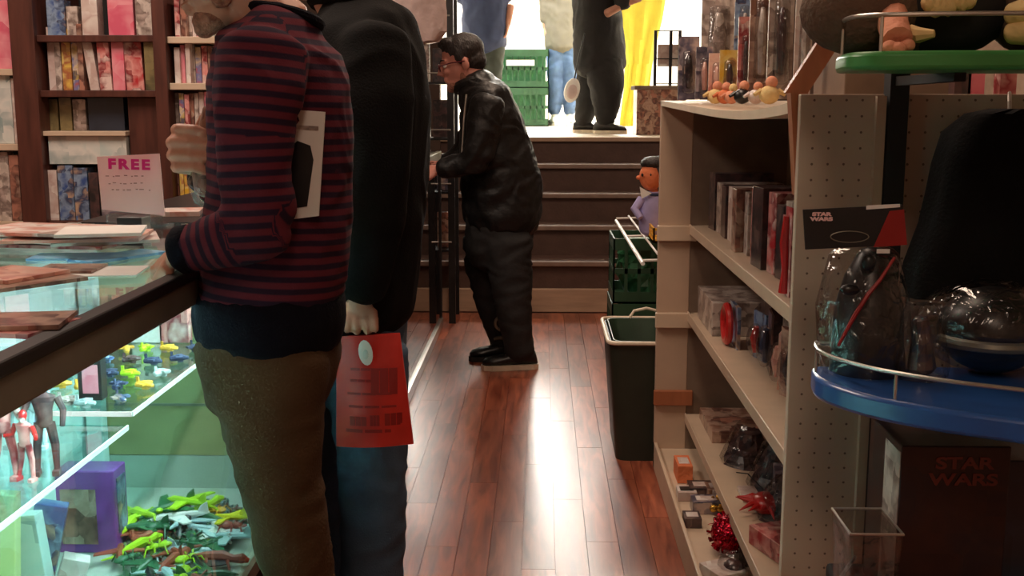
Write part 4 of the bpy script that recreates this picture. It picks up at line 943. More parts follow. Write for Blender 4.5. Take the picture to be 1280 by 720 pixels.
def crate(x0, x1, y0, y1, z0, z1, m, label, group=None, name='milk_crate'):
    t = thing(name, label, 'crate', ((x0+x1)/2, (y0+y1)/2, z0), group)
    def wall(a, b, nx):
        mb = MB(); d = (b-a); L_ = d.length; d.normalize(); nrm = V((-d.y, d.x, 0))*.008
        def slab(u0, u1, w0, w1): mb.prism([a+d*u0+V((0, 0, w0)), a+d*u1+V((0, 0, w0)), a+d*u1+V((0, 0, w1)), a+d*u0+V((0, 0, w1))], nrm)
        h = z1-z0; slab(0, L_, 0, h*.18); slab(0, L_, h*.82, h); slab(0, L_, h*.46, h*.54)
        k = max(4, int(L_/.06))
        for i in range(k+1): slab(max(0, L_*i/k-.008), min(L_, L_*i/k+.008), h*.18, h*.82)
        return mb
    for a, b in ((V((x0, y0, z0)), V((x1, y0, z0))), (V((x1, y0, z0)), V((x1, y1, z0))), (V((x1, y1, z0)), V((x0, y1, z0))), (V((x0, y1, z0)), V((x0, y0, z0)))):
        part('side', wall(a, b, 0), m, t)
    part('crate_bottom', MB().box((x0, y0, z0), (x1, y1, z0+.01)), m, t)
    return t
crate(.355, .75, 5.55, 5.95, .0, .33, M['crate'], 'green plastic crate on the floor behind the waste bin')
crate(.36, .75, 5.56, 5.94, .331, .66, M['crate'], 'green plastic crate stacked on another behind the waste bin')
for k, (z0, lb) in enumerate([(.02, 'lower'), (.36, 'upper')]):
    rg = []
    for i in range(8):
        f_ = i/7; rg.append([V((.54+.15*(1-.25*(2*f_-1)**2)*math.cos(a)*(1+.08*math.sin(5*a+i*2)), 5.75+.14*math.sin(a)*(1+.08*math.cos(4*a+i)), z0+.012+.27*f_)) for a in [2*math.pi*j/20 for j in range(20)]])
    solo('green_sack', f'crumpled dark green sack in the {lb} crate behind the waste bin', 'sack', MB().loft(rg), M['darkgreen'])
# wire shelf
t = thing('wire_shelf', 'white wire shelf beyond the right unit, rods running along the aisle', 'wire shelf', (.6, 5.2, 0))
for x, m in ((.42, 'cream'), ): part('edge_rod', MB().tube([(x, 4.6, .672), (x, 6.3, .672)], .009, 8), M['white'], t, smooth=True)
for i in range(7): part('rod', MB().cyl((.49+.055*i, 4.6, .70), (.49+.055*i, 6.3, .70), .005, n=6), M['white'] if i != 2 else M['yellow'], t, smooth=True)
for y in (4.6, 5.45, 6.3): part('cross_rod', MB().cyl((.42, y, .685), (.84, y, .70), .006, n=6), M['white'], t)
for x in (.66, .84):
    for y in (4.62, 6.28): part('shelf_leg', MB().cyl((x, y, 0), (x, y, .69), .012, n=8), M['white'], t)
crate(.50, .80, 5.0, 5.5, .708, .775, M['yellow'], 'shallow orange-yellow tray on the wire shelf', name='yellow_tray')
# doll
q = P(818, 262, 5.25); x = q.x
t = thing('rag_doll', 'doll with dark hair, orange face and lavender shirt on the wire shelf', 'doll', (x, 5.25, .72))
part('body', MB().limb([(V((x, 5.25, .735)), .05, .07), (V((x, 5.25, .82)), .05, .075), (V((x, 5.25, .90)), .04, .06)], n=14), M['lav'], t, smooth=True)
part('head', MB().ell((x-.02, 5.24, .99), (.055, .055, .065), n=16, m=10).cyl((x, 5.25, .90), (x-.01, 5.25, .95), .02).ell((x-.078, 5.235, .985), (.012, .01, .01)), M['orange'], t, smooth=True)
part('hair', MB().ell((x+.015, 5.262, 1.01), (.062, .065, .075), n=16, m=10).ell((x-.01, 5.25, 1.05), (.06, .06, .035)), M['hair_dk'], t, smooth=True)
part('collar', MB().ell((x, 5.25, .905), (.045, .045, .012)), M['navy'], t, smooth=True)
part('bow', MB().prism([V((x-.02, 5.19, .915)), V((x-.075, 5.20, .945)), V((x-.065, 5.20, .89))], (0, .006, 0)), M['white'], t)
for s in (-1, 1): part('arm', MB().tube([(x+.06*s, 5.24, .885), (x+.095*s, 5.22, .84), (x+.07*s, 5.19, .80)], [.022, .020, .015], 10), M['lav'], t, smooth=True)
for s in (-1, 1): part('eye', MB().ell((x-.02+.02*s-.025, 5.19, 1.0), (.006, .004, .008), n=8, m=6), M['black'], t, smooth=True)
# brown box and wire stand on the landing
a = P(795, 160, 8.9); b = P(822, 112, 8.9)
t = thing('side_table_box', 'small brown patterned cabinet on the landing at the right', 'cabinet', ((a.x+b.x)/2+.08, 9.0, PZ))
part('cabinet_body', MB().box((a.x, 8.86, PZ), (b.x+.22, 9.2, b.z)), M['c_brown'], t)
part('cabinet_top', MB().box((a.x-.02, 8.84, b.z), (b.x+.24, 9.22, b.z+.03)), M['backp'], t, bev=.004)
a = P(818, 112, 9.0); b = P(850, 38, 9.0)
t = thing('wire_stand', 'black wire rack holding white sheets on the landing', 'rack', ((a.x+b.x)/2, 9.03, a.z+.03))
zt0 = bpy.data.objects['side_table_box'].children[1].data.vertices
zc = P(822, 112, 8.9).z+.0302
for x in (a.x, a.x+.12, b.x): part('rack_post', MB().box((x-.012, 8.98, zc), (x+.012, 9.0, b.z)), M['black'], t)
for z in (zc+.02, (zc+b.z)/2, b.z): part('rack_bar', MB().box((a.x, 8.985, z-.008), (b.x, 8.995, z)), M['black'], t)
part('sheet', MB().box((a.x+.02, 9.01, zc+.15), (b.x-.01, 9.02, zc+.32)), M['c_white'], t)
# yellow standee
pts = [(772, 0), (772, -40), (832, -40), (830, 20), (818, 60), (812, 100), (806, 150), (784, 156), (782, 100), (790, 60)]
t = thing('yellow_banner', 'lemon yellow cloth banner hanging beside the dark-clothed person', 'banner', (P(800, 100, 10.6).x, 10.6, P(800, 156, 10.6).z))
rg = []
for py, x0, x1 in ((-60, 770, 836), (0, 772, 832), (25, 774, 828), (50, 778, 822), (80, 781, 816), (110, 780, 812), (140, 776, 807), (158, 774, 804)):
    aa = P(x0, py, 10.6); bb = P(x1, py, 10.6); n_ = 14
    fr = [aa.lerp(bb, i/n_)+V((0, .02*math.sin(i*1.3+py*.03), 0)) for i in range(n_+1)]
    rg.append(fr+[p+V((0, .02, 0)) for p in fr[::-1]])
part('cloth', MB().loft(rg), M['yel_std'], t, smooth=True)
aa = P(800, -60, 10.6); part('hanging_rod', MB().cyl((aa.x-.3, 10.61, aa.z), (aa.x+.3, 10.61, aa.z), .012).cyl((aa.x-.25, 10.61, aa.z), (aa.x-.25, 10.61, 3.75), .004, n=6).cyl((aa.x+.25, 10.61, aa.z), (aa.x+.25, 10.61, 3.75), .004, n=6), M['metal'], t)
# green crates in the raised room
crate(P(618, 110, 12).x, P(686, 110, 12).x, 12, 12.5, PZ, PZ+.40, M['crate'], 'lower green crate in the bright raised room beside the grey shirt')
crate(P(618, 110, 12).x, P(686, 110, 12).x, 12, 12.5, PZ+.401, PZ+.80, M['crate'], 'upper green crate in the bright raised room beside the grey shirt')
solo('green_board', 'dark green boards filling the stacked crates in the raised room', 'board', MB().box((P(622, 110, 12).x, 12.03, PZ+.02), (P(682, 110, 12).x, 12.2, PZ+.76)), M['darkgreen'])
for k, (x0, x1, y0, y1) in enumerate([(633, 668, 75, 82)]):
    solo('white_label', 'white label strip on the upper green crate', 'label', MB().box((P(x0, y1, 12).x, 11.984, P(x0, y1, 11.98).z), (P(x1, y1, 12).x, 11.991, P(x0, y0, 11.98).z)), M['white'])

# rack of grey wrapped goods behind the leather jacket -------------------------------
t = thing('black_rack', 'tall black wire rack of wrapped goods behind the leather-jacketed man', 'rack', (-.78, 6.85, 0))
rx0, rx1, ry0, ry1 = -1.02, -.54, 6.70, 7.0
for x in (rx0, rx1):
    for y in (ry0, ry1): part('rack_post', MB().box((x-.02, y-.015, 0), (x+.02, y+.015, 2.1)), M['black'], t)
for z in (.45, .8, 1.12, 1.45, 1.78):
    part('rack_shelf', MB().box((rx0, ry0, z-.012), (rx1, ry1, z)), M['black'], t)
    part('rack_wire', MB().cyl((rx0, ry0-.016, z+.05), (rx1, ry0-.016, z+.05), .005, n=6), M['metal'], t)
for zi, z in enumerate((.45, .8, 1.12, 1.45, 1.78)):
    for k in range(4):
        x = rx0+.08+.11*k; h = R.uniform(.18, .26); m = R.choice(['c_grey', 'c_dark', 'c_white', 'c_face', 'c_brown'])
        solo('wrapped_card', f'{ordn[k]} wrapped card from the left on {["the lowest", "the second", "the middle", "the fourth", "the top"][zi]} shelf of the black rack', 'toy pack', MB().cbox((x, 6.78+.02*k, z+.0006+h/2), (.095, .03, h)), M[m], 'wrapped cards on the black rack', bev=.002)
# rack of wrapped goods standing on the dark counter, seen past the black coat
t = thing('counter_rack', 'silver wire rack of clear-wrapped goods on the dark counter', 'rack', (-.78, 5.5, CZ))
for x in (-.92, -.62):
    for y in (5.2, 5.8): part('rack_post', MB().cyl((x, y, CZ+.005), (x, y, 2.0), .008, n=8), M['metal'], t)
for z in (1.06, 1.38, 1.72): part('rack_shelf', MB().box((-.93, 5.19, z), (-.61, 5.81, z+.01)), M['metal'], t)
for zi, z in enumerate((1.071, 1.391, 1.731)):
    for k in range(5):
        y = 5.25+.11*k; h = R.uniform(.17, .25); x = -.70+R.uniform(-.02, .02)
        tt = thing('wrapped_toy', f'{ordn[k]} clear-wrapped toy along the {["lower", "middle", "upper"][zi]} shelf of the silver rack', 'toy pack', (x, y, z), 'clear-wrapped toys on the silver rack')
        part('card', MB().cbox((x, y, z+h/2), (.13, .006, h)), M[R.choice(['c_grey', 'c_face', 'c_white', 'c_dark', 'c_brown'])], tt)
        part('film', MB().ell((x+.005, y-.02, z+h*.45), (.05, .022, h*.38), n=10, m=6), M['film'], tt)
# white draped sack on the rack top and dark strap
t = thing('white_sack', 'pinkish-white crumpled plastic sack hanging above the counter past the black coat', 'sack', (P(515, 20, 4.9).x, 4.9, CZ))
M['sackw'] = mat('pinkish_white_plastic', (.66, .52, .50), .3, var=.1, bump=.6, bscale=25, coat=.4)
rg = []
for i, (py, cx, hw) in enumerate([(-90, 500, 20), (-60, 505, 38), (-20, 508, 44), (15, 512, 44), (40, 518, 40), (52, 520, 28), (56, 520, 8)]):
    c0 = P(cx, py, 4.9); w = hw/F*4.9
    rg.append([V((c0.x+w*math.cos(a)*(1+.08*math.sin(6*a+i)), 4.9+.12*math.sin(a)*(1+.1*math.sin(5*a+i)), c0.z)) for a in [2*math.pi*j/28 for j in range(28)]])
part('sack_body', MB().loft(rg), M['sackw'], t, smooth=True)
part('hanging_cord', MB().cyl(P(500, -90, 4.9), V((P(500, -90, 4.9).x, 4.9, 2.95)), .005, n=6), M['black'], t)

# ------------------------------------------------------------ people
def fuse(mb, voxel, smooth=4, wr=None, seed=0):
    """weld overlapping closed shapes into one continuous skin, relax it and press folds into it"""
    me = bpy.data.meshes.new('t'); me.from_pydata([tuple(p) for p in mb.v], [], mb.f); me.update()
    bm = bmesh.new(); bm.from_mesh(me); bmesh.ops.recalc_face_normals(bm, faces=bm.faces); bm.to_mesh(me); bm.free()
    o = link(bpy.data.objects.new('t', me))
    r = o.modifiers.new('r', 'REMESH'); r.mode = 'VOXEL'; r.voxel_size = voxel
    s_ = o.modifiers.new('s', 'SMOOTH'); s_.iterations = smooth; s_.factor = .5
    bpy.context.view_layer.update()
    out = bpy.data.meshes.new_from_object(o.evaluated_get(bpy.context.evaluated_depsgraph_get()))
    bpy.data.objects.remove(o)
    if wr:
        amp, fq, st = wr
        nn = [v.normal.copy() for v in out.vertices]
        for v, n in zip(out.vertices, nn):
            p = V((v.co.x*st[0], v.co.y*st[1], v.co.z*st[2]))*fq+V((seed, seed*.7, 0))
            w = noise.noise(p+V((1, 1, 1))*noise.noise(p*.6)*1.2)
            v.co += n*amp*((1-abs(w)*2.4)*.8)
    for p in out.polygons: p.use_smooth = True
    return out
def place(me, name, m, parent, label=None):
    me.transform(Matrix.Translation(-org(parent))); me.name = name
    return part(name, me, m, parent, label=label)
def rings(pts, Y=None):
    """(px, py, Y, half width px, half depth m) -> limb rings"""
    return [(P(a[0], a[1], a[2]), a[4], a[3]/F*a[2]) for a in pts]
def scale_r(rs, k): return [(p, a*k, b*k) for p, a, b in rs]
def head(mb, c, f, u, k=1.0):
    f = V(f).normalized(); u = V(u); u = (u-f*u.dot(f)).normalized(); s = u.cross(f)
    Mx = Matrix((f, s, u)).transposed(); c = V(c)
    L = lambda a, b, z: c+(Mx @ V((a, b, z)))*k
    E = lambda cc, rr: mb.ell(L(*cc), tuple(x*k for x in rr), Mx, 18, 12)
    E((-.012, 0, .045), (.096, .076, .078)); E((.030, 0, -.012), (.062, .062, .085)); E((.032, 0, -.072), (.052, .050, .036))
    E((.070, 0, -.092), (.020, .024, .018)); E((.078, 0, .028), (.020, .050, .012)); E((.078, .030, -.020), (.016, .022, .016)); E((.078, -.030, -.020), (.016, .022, .016))
    mb.tube([L(.086, 0, .020), L(.100, 0, .0), L(.112, 0, -.022), L(.096, 0, -.030)], [.009*k, .010*k, .013*k, .008*k], 10)
    E((.100, .011, -.026), (.009, .008, .008)); E((.100, -.011, -.026), (.009, .008, .008))
    E((.088, 0, -.050), (.012, .024, .006)); E((.086, 0, -.061), (.011, .021, .007))
    for t in (-1, 1):
        E((-.008, .078*t, -.008), (.018, .008, .031)); E((-.012, .085*t, -.006), (.012, .006, .024))
    return Mx, L
def face_bits(parent, Mx, L, k=1.0):
    for t in (-1, 1):
        e = part('eye', MB().ell(L(.078, .030*t, .006), (.012*k, .013*k, .009*k), Mx, 12, 8), M['white'], parent, smooth=True)
        part('iris', MB().ell(L(.089, .030*t, .006), (.002*k, .005*k, .005*k), Mx, 10, 6), M['black'], e, smooth=True)
        part('eyebrow', MB().tube([L(.094, .014*t, .030), L(.092, .032*t, .035), L(.078, .050*t, .030)], [.003*k, .004*k, .002*k], 6), M['hair_dk'], parent, smooth=True)
def hair(parent, Mx, L, m, k=1.0, vox=.007, long=0):
    mb = MB(); E = lambda cc, rr: mb.ell(L(*cc), tuple(x*k for x in rr), Mx, 18, 12)
    E((-.018, 0, .058), (.096, .082, .078)); E((-.050, 0, .005), (.062, .070, .062-long)); E((.045, 0, .105), (.045, .058, .026))
    for t in (-1, 1): E((.010, .070*t, .035), (.020, .012, .040))
    return place(fuse(mb, vox*k, 2, (.003, 40, (1, 1, 1))), 'hair', m, parent)
def hand(mb, w, d, n_, k=1.0, curl=.5, side=1):
    """w wrist, d towards the knuckles, n_ normal of the back of the hand"""
    d = V(d).normalized(); n_ = V(n_); n_ = (n_-d*n_.dot(d)).normalized(); s = d.cross(n_)*side
    L = lambda a, b, c: V(w)+(d*a+s*b+n_*c)*k
    mb.limb([(L(0, 0, 0), .024*k, .019*k), (L(.045, 0, 0), .036*k, .015*k), (L(.085, 0, 0), .038*k, .012*k)], U=s, n=12)
    for i, (b, ln) in enumerate(((-.030, .068), (-.010, .078), (.010, .072), (.029, .056))):
        q = [L(.078, b, .002)]; a = 0; seg = (ln*.45, ln*.32, ln*.25)
        for j in range(3):
            a += curl*(.9 if j else .7)
            q.append(q[-1]+(d*math.cos(a)-n_*math.sin(a))*seg[j]*k)
        mb.tube(q, [.0098*k, .0092*k, .0086*k, .0070*k], 8)
        mb.ell(q[-1], (.0072*k,)*3, n=8, m=6)
    t0 = L(.020, -.028, -.004)
    mb.tube([t0, t0+(d*.030-s*.020-n_*.010)*k, t0+(d*.056-s*.020-n_*.026)*k, t0+(d*.074-s*.010-n_*.036)*k], [.014*k, .0125*k, .011*k, .008*k], 8)
def shoe(parent, ankle, d, z0, m, sole, k=1.0, name='shoe', label=None):
    d = V((d[0], d[1], 0)).normalized(); s = V((-d.y, d.x, 0)); a = V((ankle[0], ankle[1], z0))
    L = lambda x, y, z: a+(d*x+s*y+V((0, 0, z)))*k
    def ring(x, w, h): return [L(x, w*math.cos(q), .022+h*.5+h*.5*math.sin(q)) for q in [2*math.pi*j/14 for j in range(14)]]
    sh = part(name, MB().loft([ring(-.075, .020, .03), ring(-.065, .034, .065), ring(-.02, .040, .085), ring(.03, .040, .075), ring(.09, .044, .052), ring(.14, .044, .045), ring(.175, .034, .034), ring(.19, .015, .02)]).limb([(L(-.01, 0, .06), .04*k, .042*k), (L(-.012, 0, .11), .036*k, .040*k)], U=s), m, parent, smooth=True, label=label)
    out = [(-.08, -.018), (-.08, .018), (-.055, .036), (0, .038), (.08, .047), (.145, .046), (.185, .028), (.197, 0), (.185, -.028), (.145, -.046), (.08, -.047), (0, -.038), (-.055, -.036)]
    part('sole', MB().prism([L(x, y, 0.0005) for x, y in out], (0, 0, .024*k)), sole, sh)
    lc = MB()
    for i in range(4): x = .035+.018*i; lc.tube([L(x, -.022, .088-.008*i), L(x+.004, 0, .098-.009*i), L(x+.008, .022, .088-.008*i)], .003*k, 5)
    part('laces', lc, sole, sh)
def stripe_attr(me, segs):
    """distance along the nearest of the given garment axes"""
    at = me.attributes.new('stripe', 'FLOAT', 'POINT')
    for i, v in enumerate(me.vertices):
        best = None
        for path, r, off in segs:
            acc = off
            for a, b in zip(path[:-1], path[1:]):
                d = b-a; L_ = d.length; t = (v.co-a).dot(d)/(L_*L_)
                tc = min(1., max(0., t)); q = a+d*tc
                ds = (v.co-q).length/r
                if best is None or ds < best[0]-1e-6: best = (ds, acc+min(1.4, max(-.4, t))*L_)
                acc += L_
        at.data[i].value = 5+best[1]

# --- man in the striped jumper ------------------------------------------------------
SY = 1.97
root = thing('person', 'man in a navy and red striped jumper and olive-brown trousers leaning on the lit counter', 'person', (P(390, 1090, 1.93).x, 1.95, 0))
tor = rings([(362, 32, SY, 42, .13), (352, 58, SY, 74, .165), (350, 110, SY, 86, .155), (352, 180, SY, 88, .14), (350, 260, SY, 90, .14), (342, 330, SY, 94, .15), (336, 385, SY, 90, .155)])
aN = rings([(330, 66, 1.83, 56, .062), (324, 110, 1.80, 57, .062), (319, 165, 1.785, 48, .056), (318, 225, 1.78, 45, .052), (328, 272, 1.78, 46, .048)])
aN2 = rings([(334, 276, 1.785, 44, .048), (318, 288, 1.78, 42, .046), (280, 299, 1.78, 36, .040), (246, 309, 1.80, 30, .034), (232, 312, 1.805, 28, .032)])
aF = rings([(345, 62, 2.12, 52, .055), (335, 180, 2.16, 44, .05), (328, 262, 2.16, 42, .045)])
aF2 = rings([(328, 262, 2.16, 40, .044), (290, 240, 2.12, 34, .04), (262, 218, 2.07, 28, .032)])
mb = MB()
for r_ in (tor, aN, aF): mb.limb(r_, n=24)
for r_ in (aN2, aF2): mb.limb(r_, U=(0, 1, 0), n=18)
hem = P(338, 392, SY)
me = fuse(mb, .0075, 5, (.0042, 11, (1, 1, 2.0)), 3)
pathT = [P(350, 20, SY), P(350, 200, SY), P(336, 420, SY)]
stripe_attr(me, [(pathT, 1.55, 0), ([P(328, 20, 1.80), P(319, 170, 1.785), P(328, 290, 1.78)], .62, .004), ([P(352, 280, 1.78), P(232, 314, 1.80)], .50, .31),
                 ([P(345, 40, 2.12), P(328, 262, 2.16)], .62, .006), ([P(328, 262, 2.16), P(262, 218, 2.07)], .5, .30)])
place(me, 'striped_jumper', M['knit'], root)
hm = rings([(338, 368, SY, 94, .160), (338, 395, SY, 95, .164), (337, 418, SY, 91, .160)])
place(fuse(MB().limb(hm, n=28), .0075, 3, (.003, 14, (1.4, 1.4, .6)), 5), 'jumper_hem', M['navyknit'], root, label='plain navy band showing below the stripes')
cf = rings([(240, 310, 1.803, 31, .036), (226, 313, 1.807, 31, .036)])
part('cuff', MB().limb(cf, n=20), M['navyknit'], root, smooth=True, label='navy cuff')
cf = rings([(266, 221, 2.075, 30, .036), (256, 213, 2.06, 29, .034)])
part('cuff', MB().limb(cf, n=20), M['navyknit'], root, smooth=True, label='navy cuff')
part('collar', MB().tube([P(352+46*math.cos(a)*1.05, 22+11*math.sin(a)+10*math.cos(a), SY+.075*math.sin(a)) for a in [k*math.pi/12 for k in range(24)]], .009, 8, closed=True), M['navyknit'], root, smooth=True, label='navy collar band')
hip = rings([(337, 400, SY, 86, .150), (336, 440, SY, 90, .155), (336, 490, SY, 78, .15)])
ln = rings([(338, 450, 1.90, 78, .085), (341, 520, 1.89, 64, .088), (348, 580, 1.88, 55, .08), (358, 640, 1.88, 50, .074), (374, 720, 1.89, 45, .068), (388, 850, 1.91, 42, .062), (398, 1060, 1.93, 36, .058)])
lf = rings([(328, 450, 2.06, 74, .085), (332, 520, 2.07, 58, .085), (345, 600, 2.08, 46, .078), (362, 680, 2.08, 40, .07), (378, 820, 2.09, 38, .06), (392, 960, 2.10, 34, .056)])
mb = MB().limb(hip, n=24)
for r_ in (ln, lf): mb.limb(r_, n=20)
place(fuse(mb, .009, 5, (.0065, 8, (.8, .8, 1.9)), 9), 'trousers', M['khaki'], root)
mb = MB()
for r_ in (tor, hip, ln, lf): mb.limb(scale_r(r_, .82), n=16)
for r_ in (aN, aN2, aF, aF2): mb.limb(scale_r(r_, .78), n=14)
c0 = P(284, -48, 1.97)
Mh, Lh = head(mb, c0, (-.95, -.12, -.30), (-.3, 0, 1))
mb.limb([(P(352, 40, SY), .06, .062), (P(330, 18, SY), .056, .058), (P(303, -14, SY), .055, .056), (P(290, -40, SY), .05, .05)], n=16)
# hand resting on the counter edge
w = P(226, 313, 1.808); mb.limb([(P(240, 309, 1.80), .030, .032), (w, .026, .030)], n=12)
hand(mb, P(228, 316, 1.812), (-.55, .80, -.22), (-.55, -.25, .8), 1.0, .55)
# far hand round the wrapped toy, four fingers towards the camera
mb.limb([(P(262, 216, 2.065), .026, .026), (P(246, 196, 2.03), .036, .026), (P(228, 182, 1.995), .040, .020)], U=(0, 0, 1), n=12)
for i, (yy, x0, x1) in enumerate(((162, 216, 262), (178, 209, 272), (194, 210, 270), (209, 216, 262))):
    mb.tube([P(236, yy+3, 2.02), P(x0+4, yy, 1.985), P(x0+8, yy-1, 1.955), P(x0+28, yy, 1.94), P(x1-8, yy+4, 1.940), P(x1, yy+6, 1.945)], [.0105, .0108, .0100, .0094, .0086, .007], 10)
mb.tube([P(250, 190, 2.04), P(248, 168, 2.02), P(256, 148, 2.0), P(262, 138, 1.99)], [.014, .013, .011, .008], 8)
place(fuse(mb, .0040, 1), 'body', M['skin'], root)
face_bits(root, Mh, Lh)
hair(root, Mh, Lh, M['hair_br'])
bd = MB()
for cc, rr in (((.048, 0, -.082), (.044, .046, .027)), ((.073, 0, -.095), (.020, .025, .017)), ((.022, .054, -.060), (.022, .007, .022)), ((.022, -.054, -.060), (.022, .007, .022)), ((.084, .0, -.040), (.012, .022, .005))):
    bd.ell(Lh(*cc), rr, Mh, 14, 10)
place(fuse(bd, .006, 2), 'beard', M['stubble'], root, label='short reddish-brown beard')
shoe(root, (P(390, 1090, 1.93).x, 1.93), (-1, .1), 0, M['brnplush'], M['black'])
shoe(root, (P(378, 990, 2.10).x-.0, 2.10), (-1, .1), 0, M['brnplush'], M['black'])
# things he holds
t = thing('comic_book', 'white comic with a dark print tucked under the arm of the striped jumper', 'comic', P(386, 270, 1.835))
a, b, c, d = P(350, 276, 1.838), P(398, 270, 1.838), P(406, 140, 1.838), P(352, 136, 1.838)
part('pages', MB().prism([a, b, c, d], (0, .006, 0)), M['white'], t)
part('cover_print', MB().prism([P(356, 262, 1.8375), P(384, 258, 1.8375), P(392, 200, 1.8375), P(388, 182, 1.8375), P(372, 176, 1.8375), P(356, 190, 1.8375)], (0, -.001, 0)), M['black'], t)
part('cover_strip', MB().prism([P(366, 156, 1.8375), P(398, 158, 1.8375), P(398, 163, 1.8375), P(366, 161, 1.8375)], (0, -.001, 0)), M['c_grey'], t)
t = thing('wrapped_toy', 'dark wrapped toy gripped in the raised hand of the man in stripes', 'toy', P(258, 245, 1.99))
part('toy', MB().limb([(P(262, 136, 1.99), .014, .012), (P(262, 170, 1.985), .022, .024), (P(258, 215, 1.985), .022, .026), (P(258, 240, 1.99), .016, .022)], n=14), M['c_brown'], t, smooth=True)
part('film', MB().limb([(P(262, 212, 1.98), .028, .028), (P(258, 232, 1.98), .034, .034), (P(254, 250, 1.985), .02, .02)], n=10), M['film'], t)

# --- man in the black coat with the red bag ----------------------------------------
BYY = 2.84
root = thing('person', 'man in a long black coat and blue jeans holding a red bag', 'person', (P(450, 790, BYY).x, BYY, 0))
tor = rings([(440, 8, BYY, 40, .10), (448, 32, BYY, 68, .20), (455, 75, BYY, 74, .235), (460, 130, BYY, 76, .235), (458, 220, BYY, 76, .23), (452, 310, BYY, 74, .225), (449, 385, BYY, 68, .21)])
aN = rings([(466, 48, 2.64, 44, .062), (470, 120, 2.60, 46, .06), (474, 200, 2.59, 40, .056), (470, 280, 2.59, 35, .05), (458, 345, 2.60, 30, .045), (454, 366, 2.61, 27, .042)])
aF = rings([(450, 48, 3.04, 42, .06), (440, 150, 3.10, 38, .055), (430, 300, 3.08, 30, .045)])
mb = MB()
for r_ in (tor, aN, aF): mb.limb(r_, n=24)
place(fuse(mb, .011, 14, (.008, 7, (1.2, 1.2, .7)), 2), 'black_coat', M['coat'], root)
cl = MB().tube([P(432+40*math.cos(a), 6+9*math.sin(a)+6*math.cos(a), BYY+.09*math.sin(a)) for a in [k*math.pi/12 for k in range(24)]], .018, 8, closed=True)
part('coat_collar', cl, M['coat'], root, smooth=True)
hip = rings([(448, 360, BYY, 62, .17), (446, 430, BYY, 62, .165), (446, 480, BYY, 58, .15)])
ln = rings([(455, 440, 2.76, 56, .088), (462, 520, 2.75, 50, .085), (466, 600, 2.75, 44, .078), (466, 680, 2.75, 42, .072), (464, 740, 2.75, 40, .066), (464, 800, 2.75, 36, .06)])
lf = rings([(432, 440, 2.94, 52, .088), (420, 530, 2.96, 42, .082), (412, 600, 2.97, 34, .075), (415, 680, 2.98, 32, .065), (420, 760, 2.98, 32, .06)])
mb = MB().limb(hip, n=24)
for r_ in (ln, lf): mb.limb(r_, n=20)
place(fuse(mb, .010, 4, (.006, 8, (.9, .9, 1.8)), 4), 'jeans', M['jeans'], root)
mb = MB()
for r_ in (tor, hip, ln, lf): mb.limb(scale_r(r_, .8), n=14)
for r_ in (aN, aF): mb.limb(scale_r(r_, .75), n=12)
c0 = P(395, -58, BYY); Mh, Lh = head(mb, c0, (-.97, -.05, -.12), (-.12, 0, 1), 1.02)
mb.limb([(P(436, 20, BYY), .065, .068), (P(418, -10, BYY), .060, .062), (P(405, -40, BYY), .055, .058)], n=16)
# hand gripping the folded top of the bag
w = P(448, 372, 2.62); mb.limb([(P(452, 358, 2.615), .028, .028), (w, .026, .026), (P(450, 388, 2.61), .034, .024)], U=(1, 0, 0), n=12)
for i, (x0, x1) in enumerate(((438, 436), (448, 447), (458, 459), (467, 470))):
    yy = 420-abs(i-1.4)*4
    mb.tube([P(x0, 388, 2.612), P(x1-2, 400, 2.592), P(x1-1, 411, 2.585), P(x1, yy, 2.592)], [.0105, .0105, .0095, .008], 9)
mb.tube([P(436, 380, 2.625), P(429, 394, 2.625), P(431, 408, 2.622), P(436, 416, 2.618)], [.013, .012, .011, .008], 8)
hand(mb, P(428, 312, 3.08), (-.1, 0, -1), (0, 1, 0), 1, .4)
place(fuse(mb, .0055, 3), 'body', M['skin'], root)
face_bits(root, Mh, Lh); hair(root, Mh, Lh, M['hair_dk'])
shoe(root, (P(464, 800, 2.75).x, 2.75), (-1, 0), 0, M['black'], M['blackm']); shoe(root, (P(420, 760, 2.98).x, 2.98), (-1, .05), 0, M['black'], M['blackm'])
# red bag
Yb = 2.605
t = thing('red_bag', 'glossy red paper bag with a white oval sticker hanging from a hand', 'bag', P(468, 554, Yb))
F_ = [P(421, 421, Yb), P(500, 416, Yb), P(517, 554, Yb), P(421, 557, Yb)]
c_top = .010; nx = 8; nz = 10; vs = []
def bl(u, v): return F_[0].lerp(F_[1], u).lerp(F_[3].lerp(F_[2], u), v)
mb = MB(); rg = []
for j in range(nz+1):
    v_ = j/nz; row = []
    dd = .006+.020*math.sin(min(1, v_*1.1)*math.pi*.62)
    for i in range(nx+1): p = bl(i/nx, v_); row.append(p+V((0, -dd*math.sin(math.pi*(.08+.84*i/nx))+.003*noise.noise(p*40), 0)))
    for i in range(nx, -1, -1): p = bl(i/nx, v_); row.append(p+V((0, dd*math.sin(math.pi*(.08+.84*i/nx))+.003*noise.noise(p*40+V((9, 0, 0))), 0)))
    rg.append(row)
part('bag_body', MB().loft(rg), M['redbag'], t, smooth=True)
st_ = P(457, 441, Yb-.0285)
part('sticker', MB().ell(st_, (.017, .0012, .031), Matrix.Rotation(math.radians(-8), 3, 'Y'), 18, 8), M['white'], t, smooth=True)
part('sticker_mark', MB().ell(st_+V((0, -.0013, -.004)), (.007, .0008, .012), None, 10, 6), M['c_teal'], t)
pm = MB()
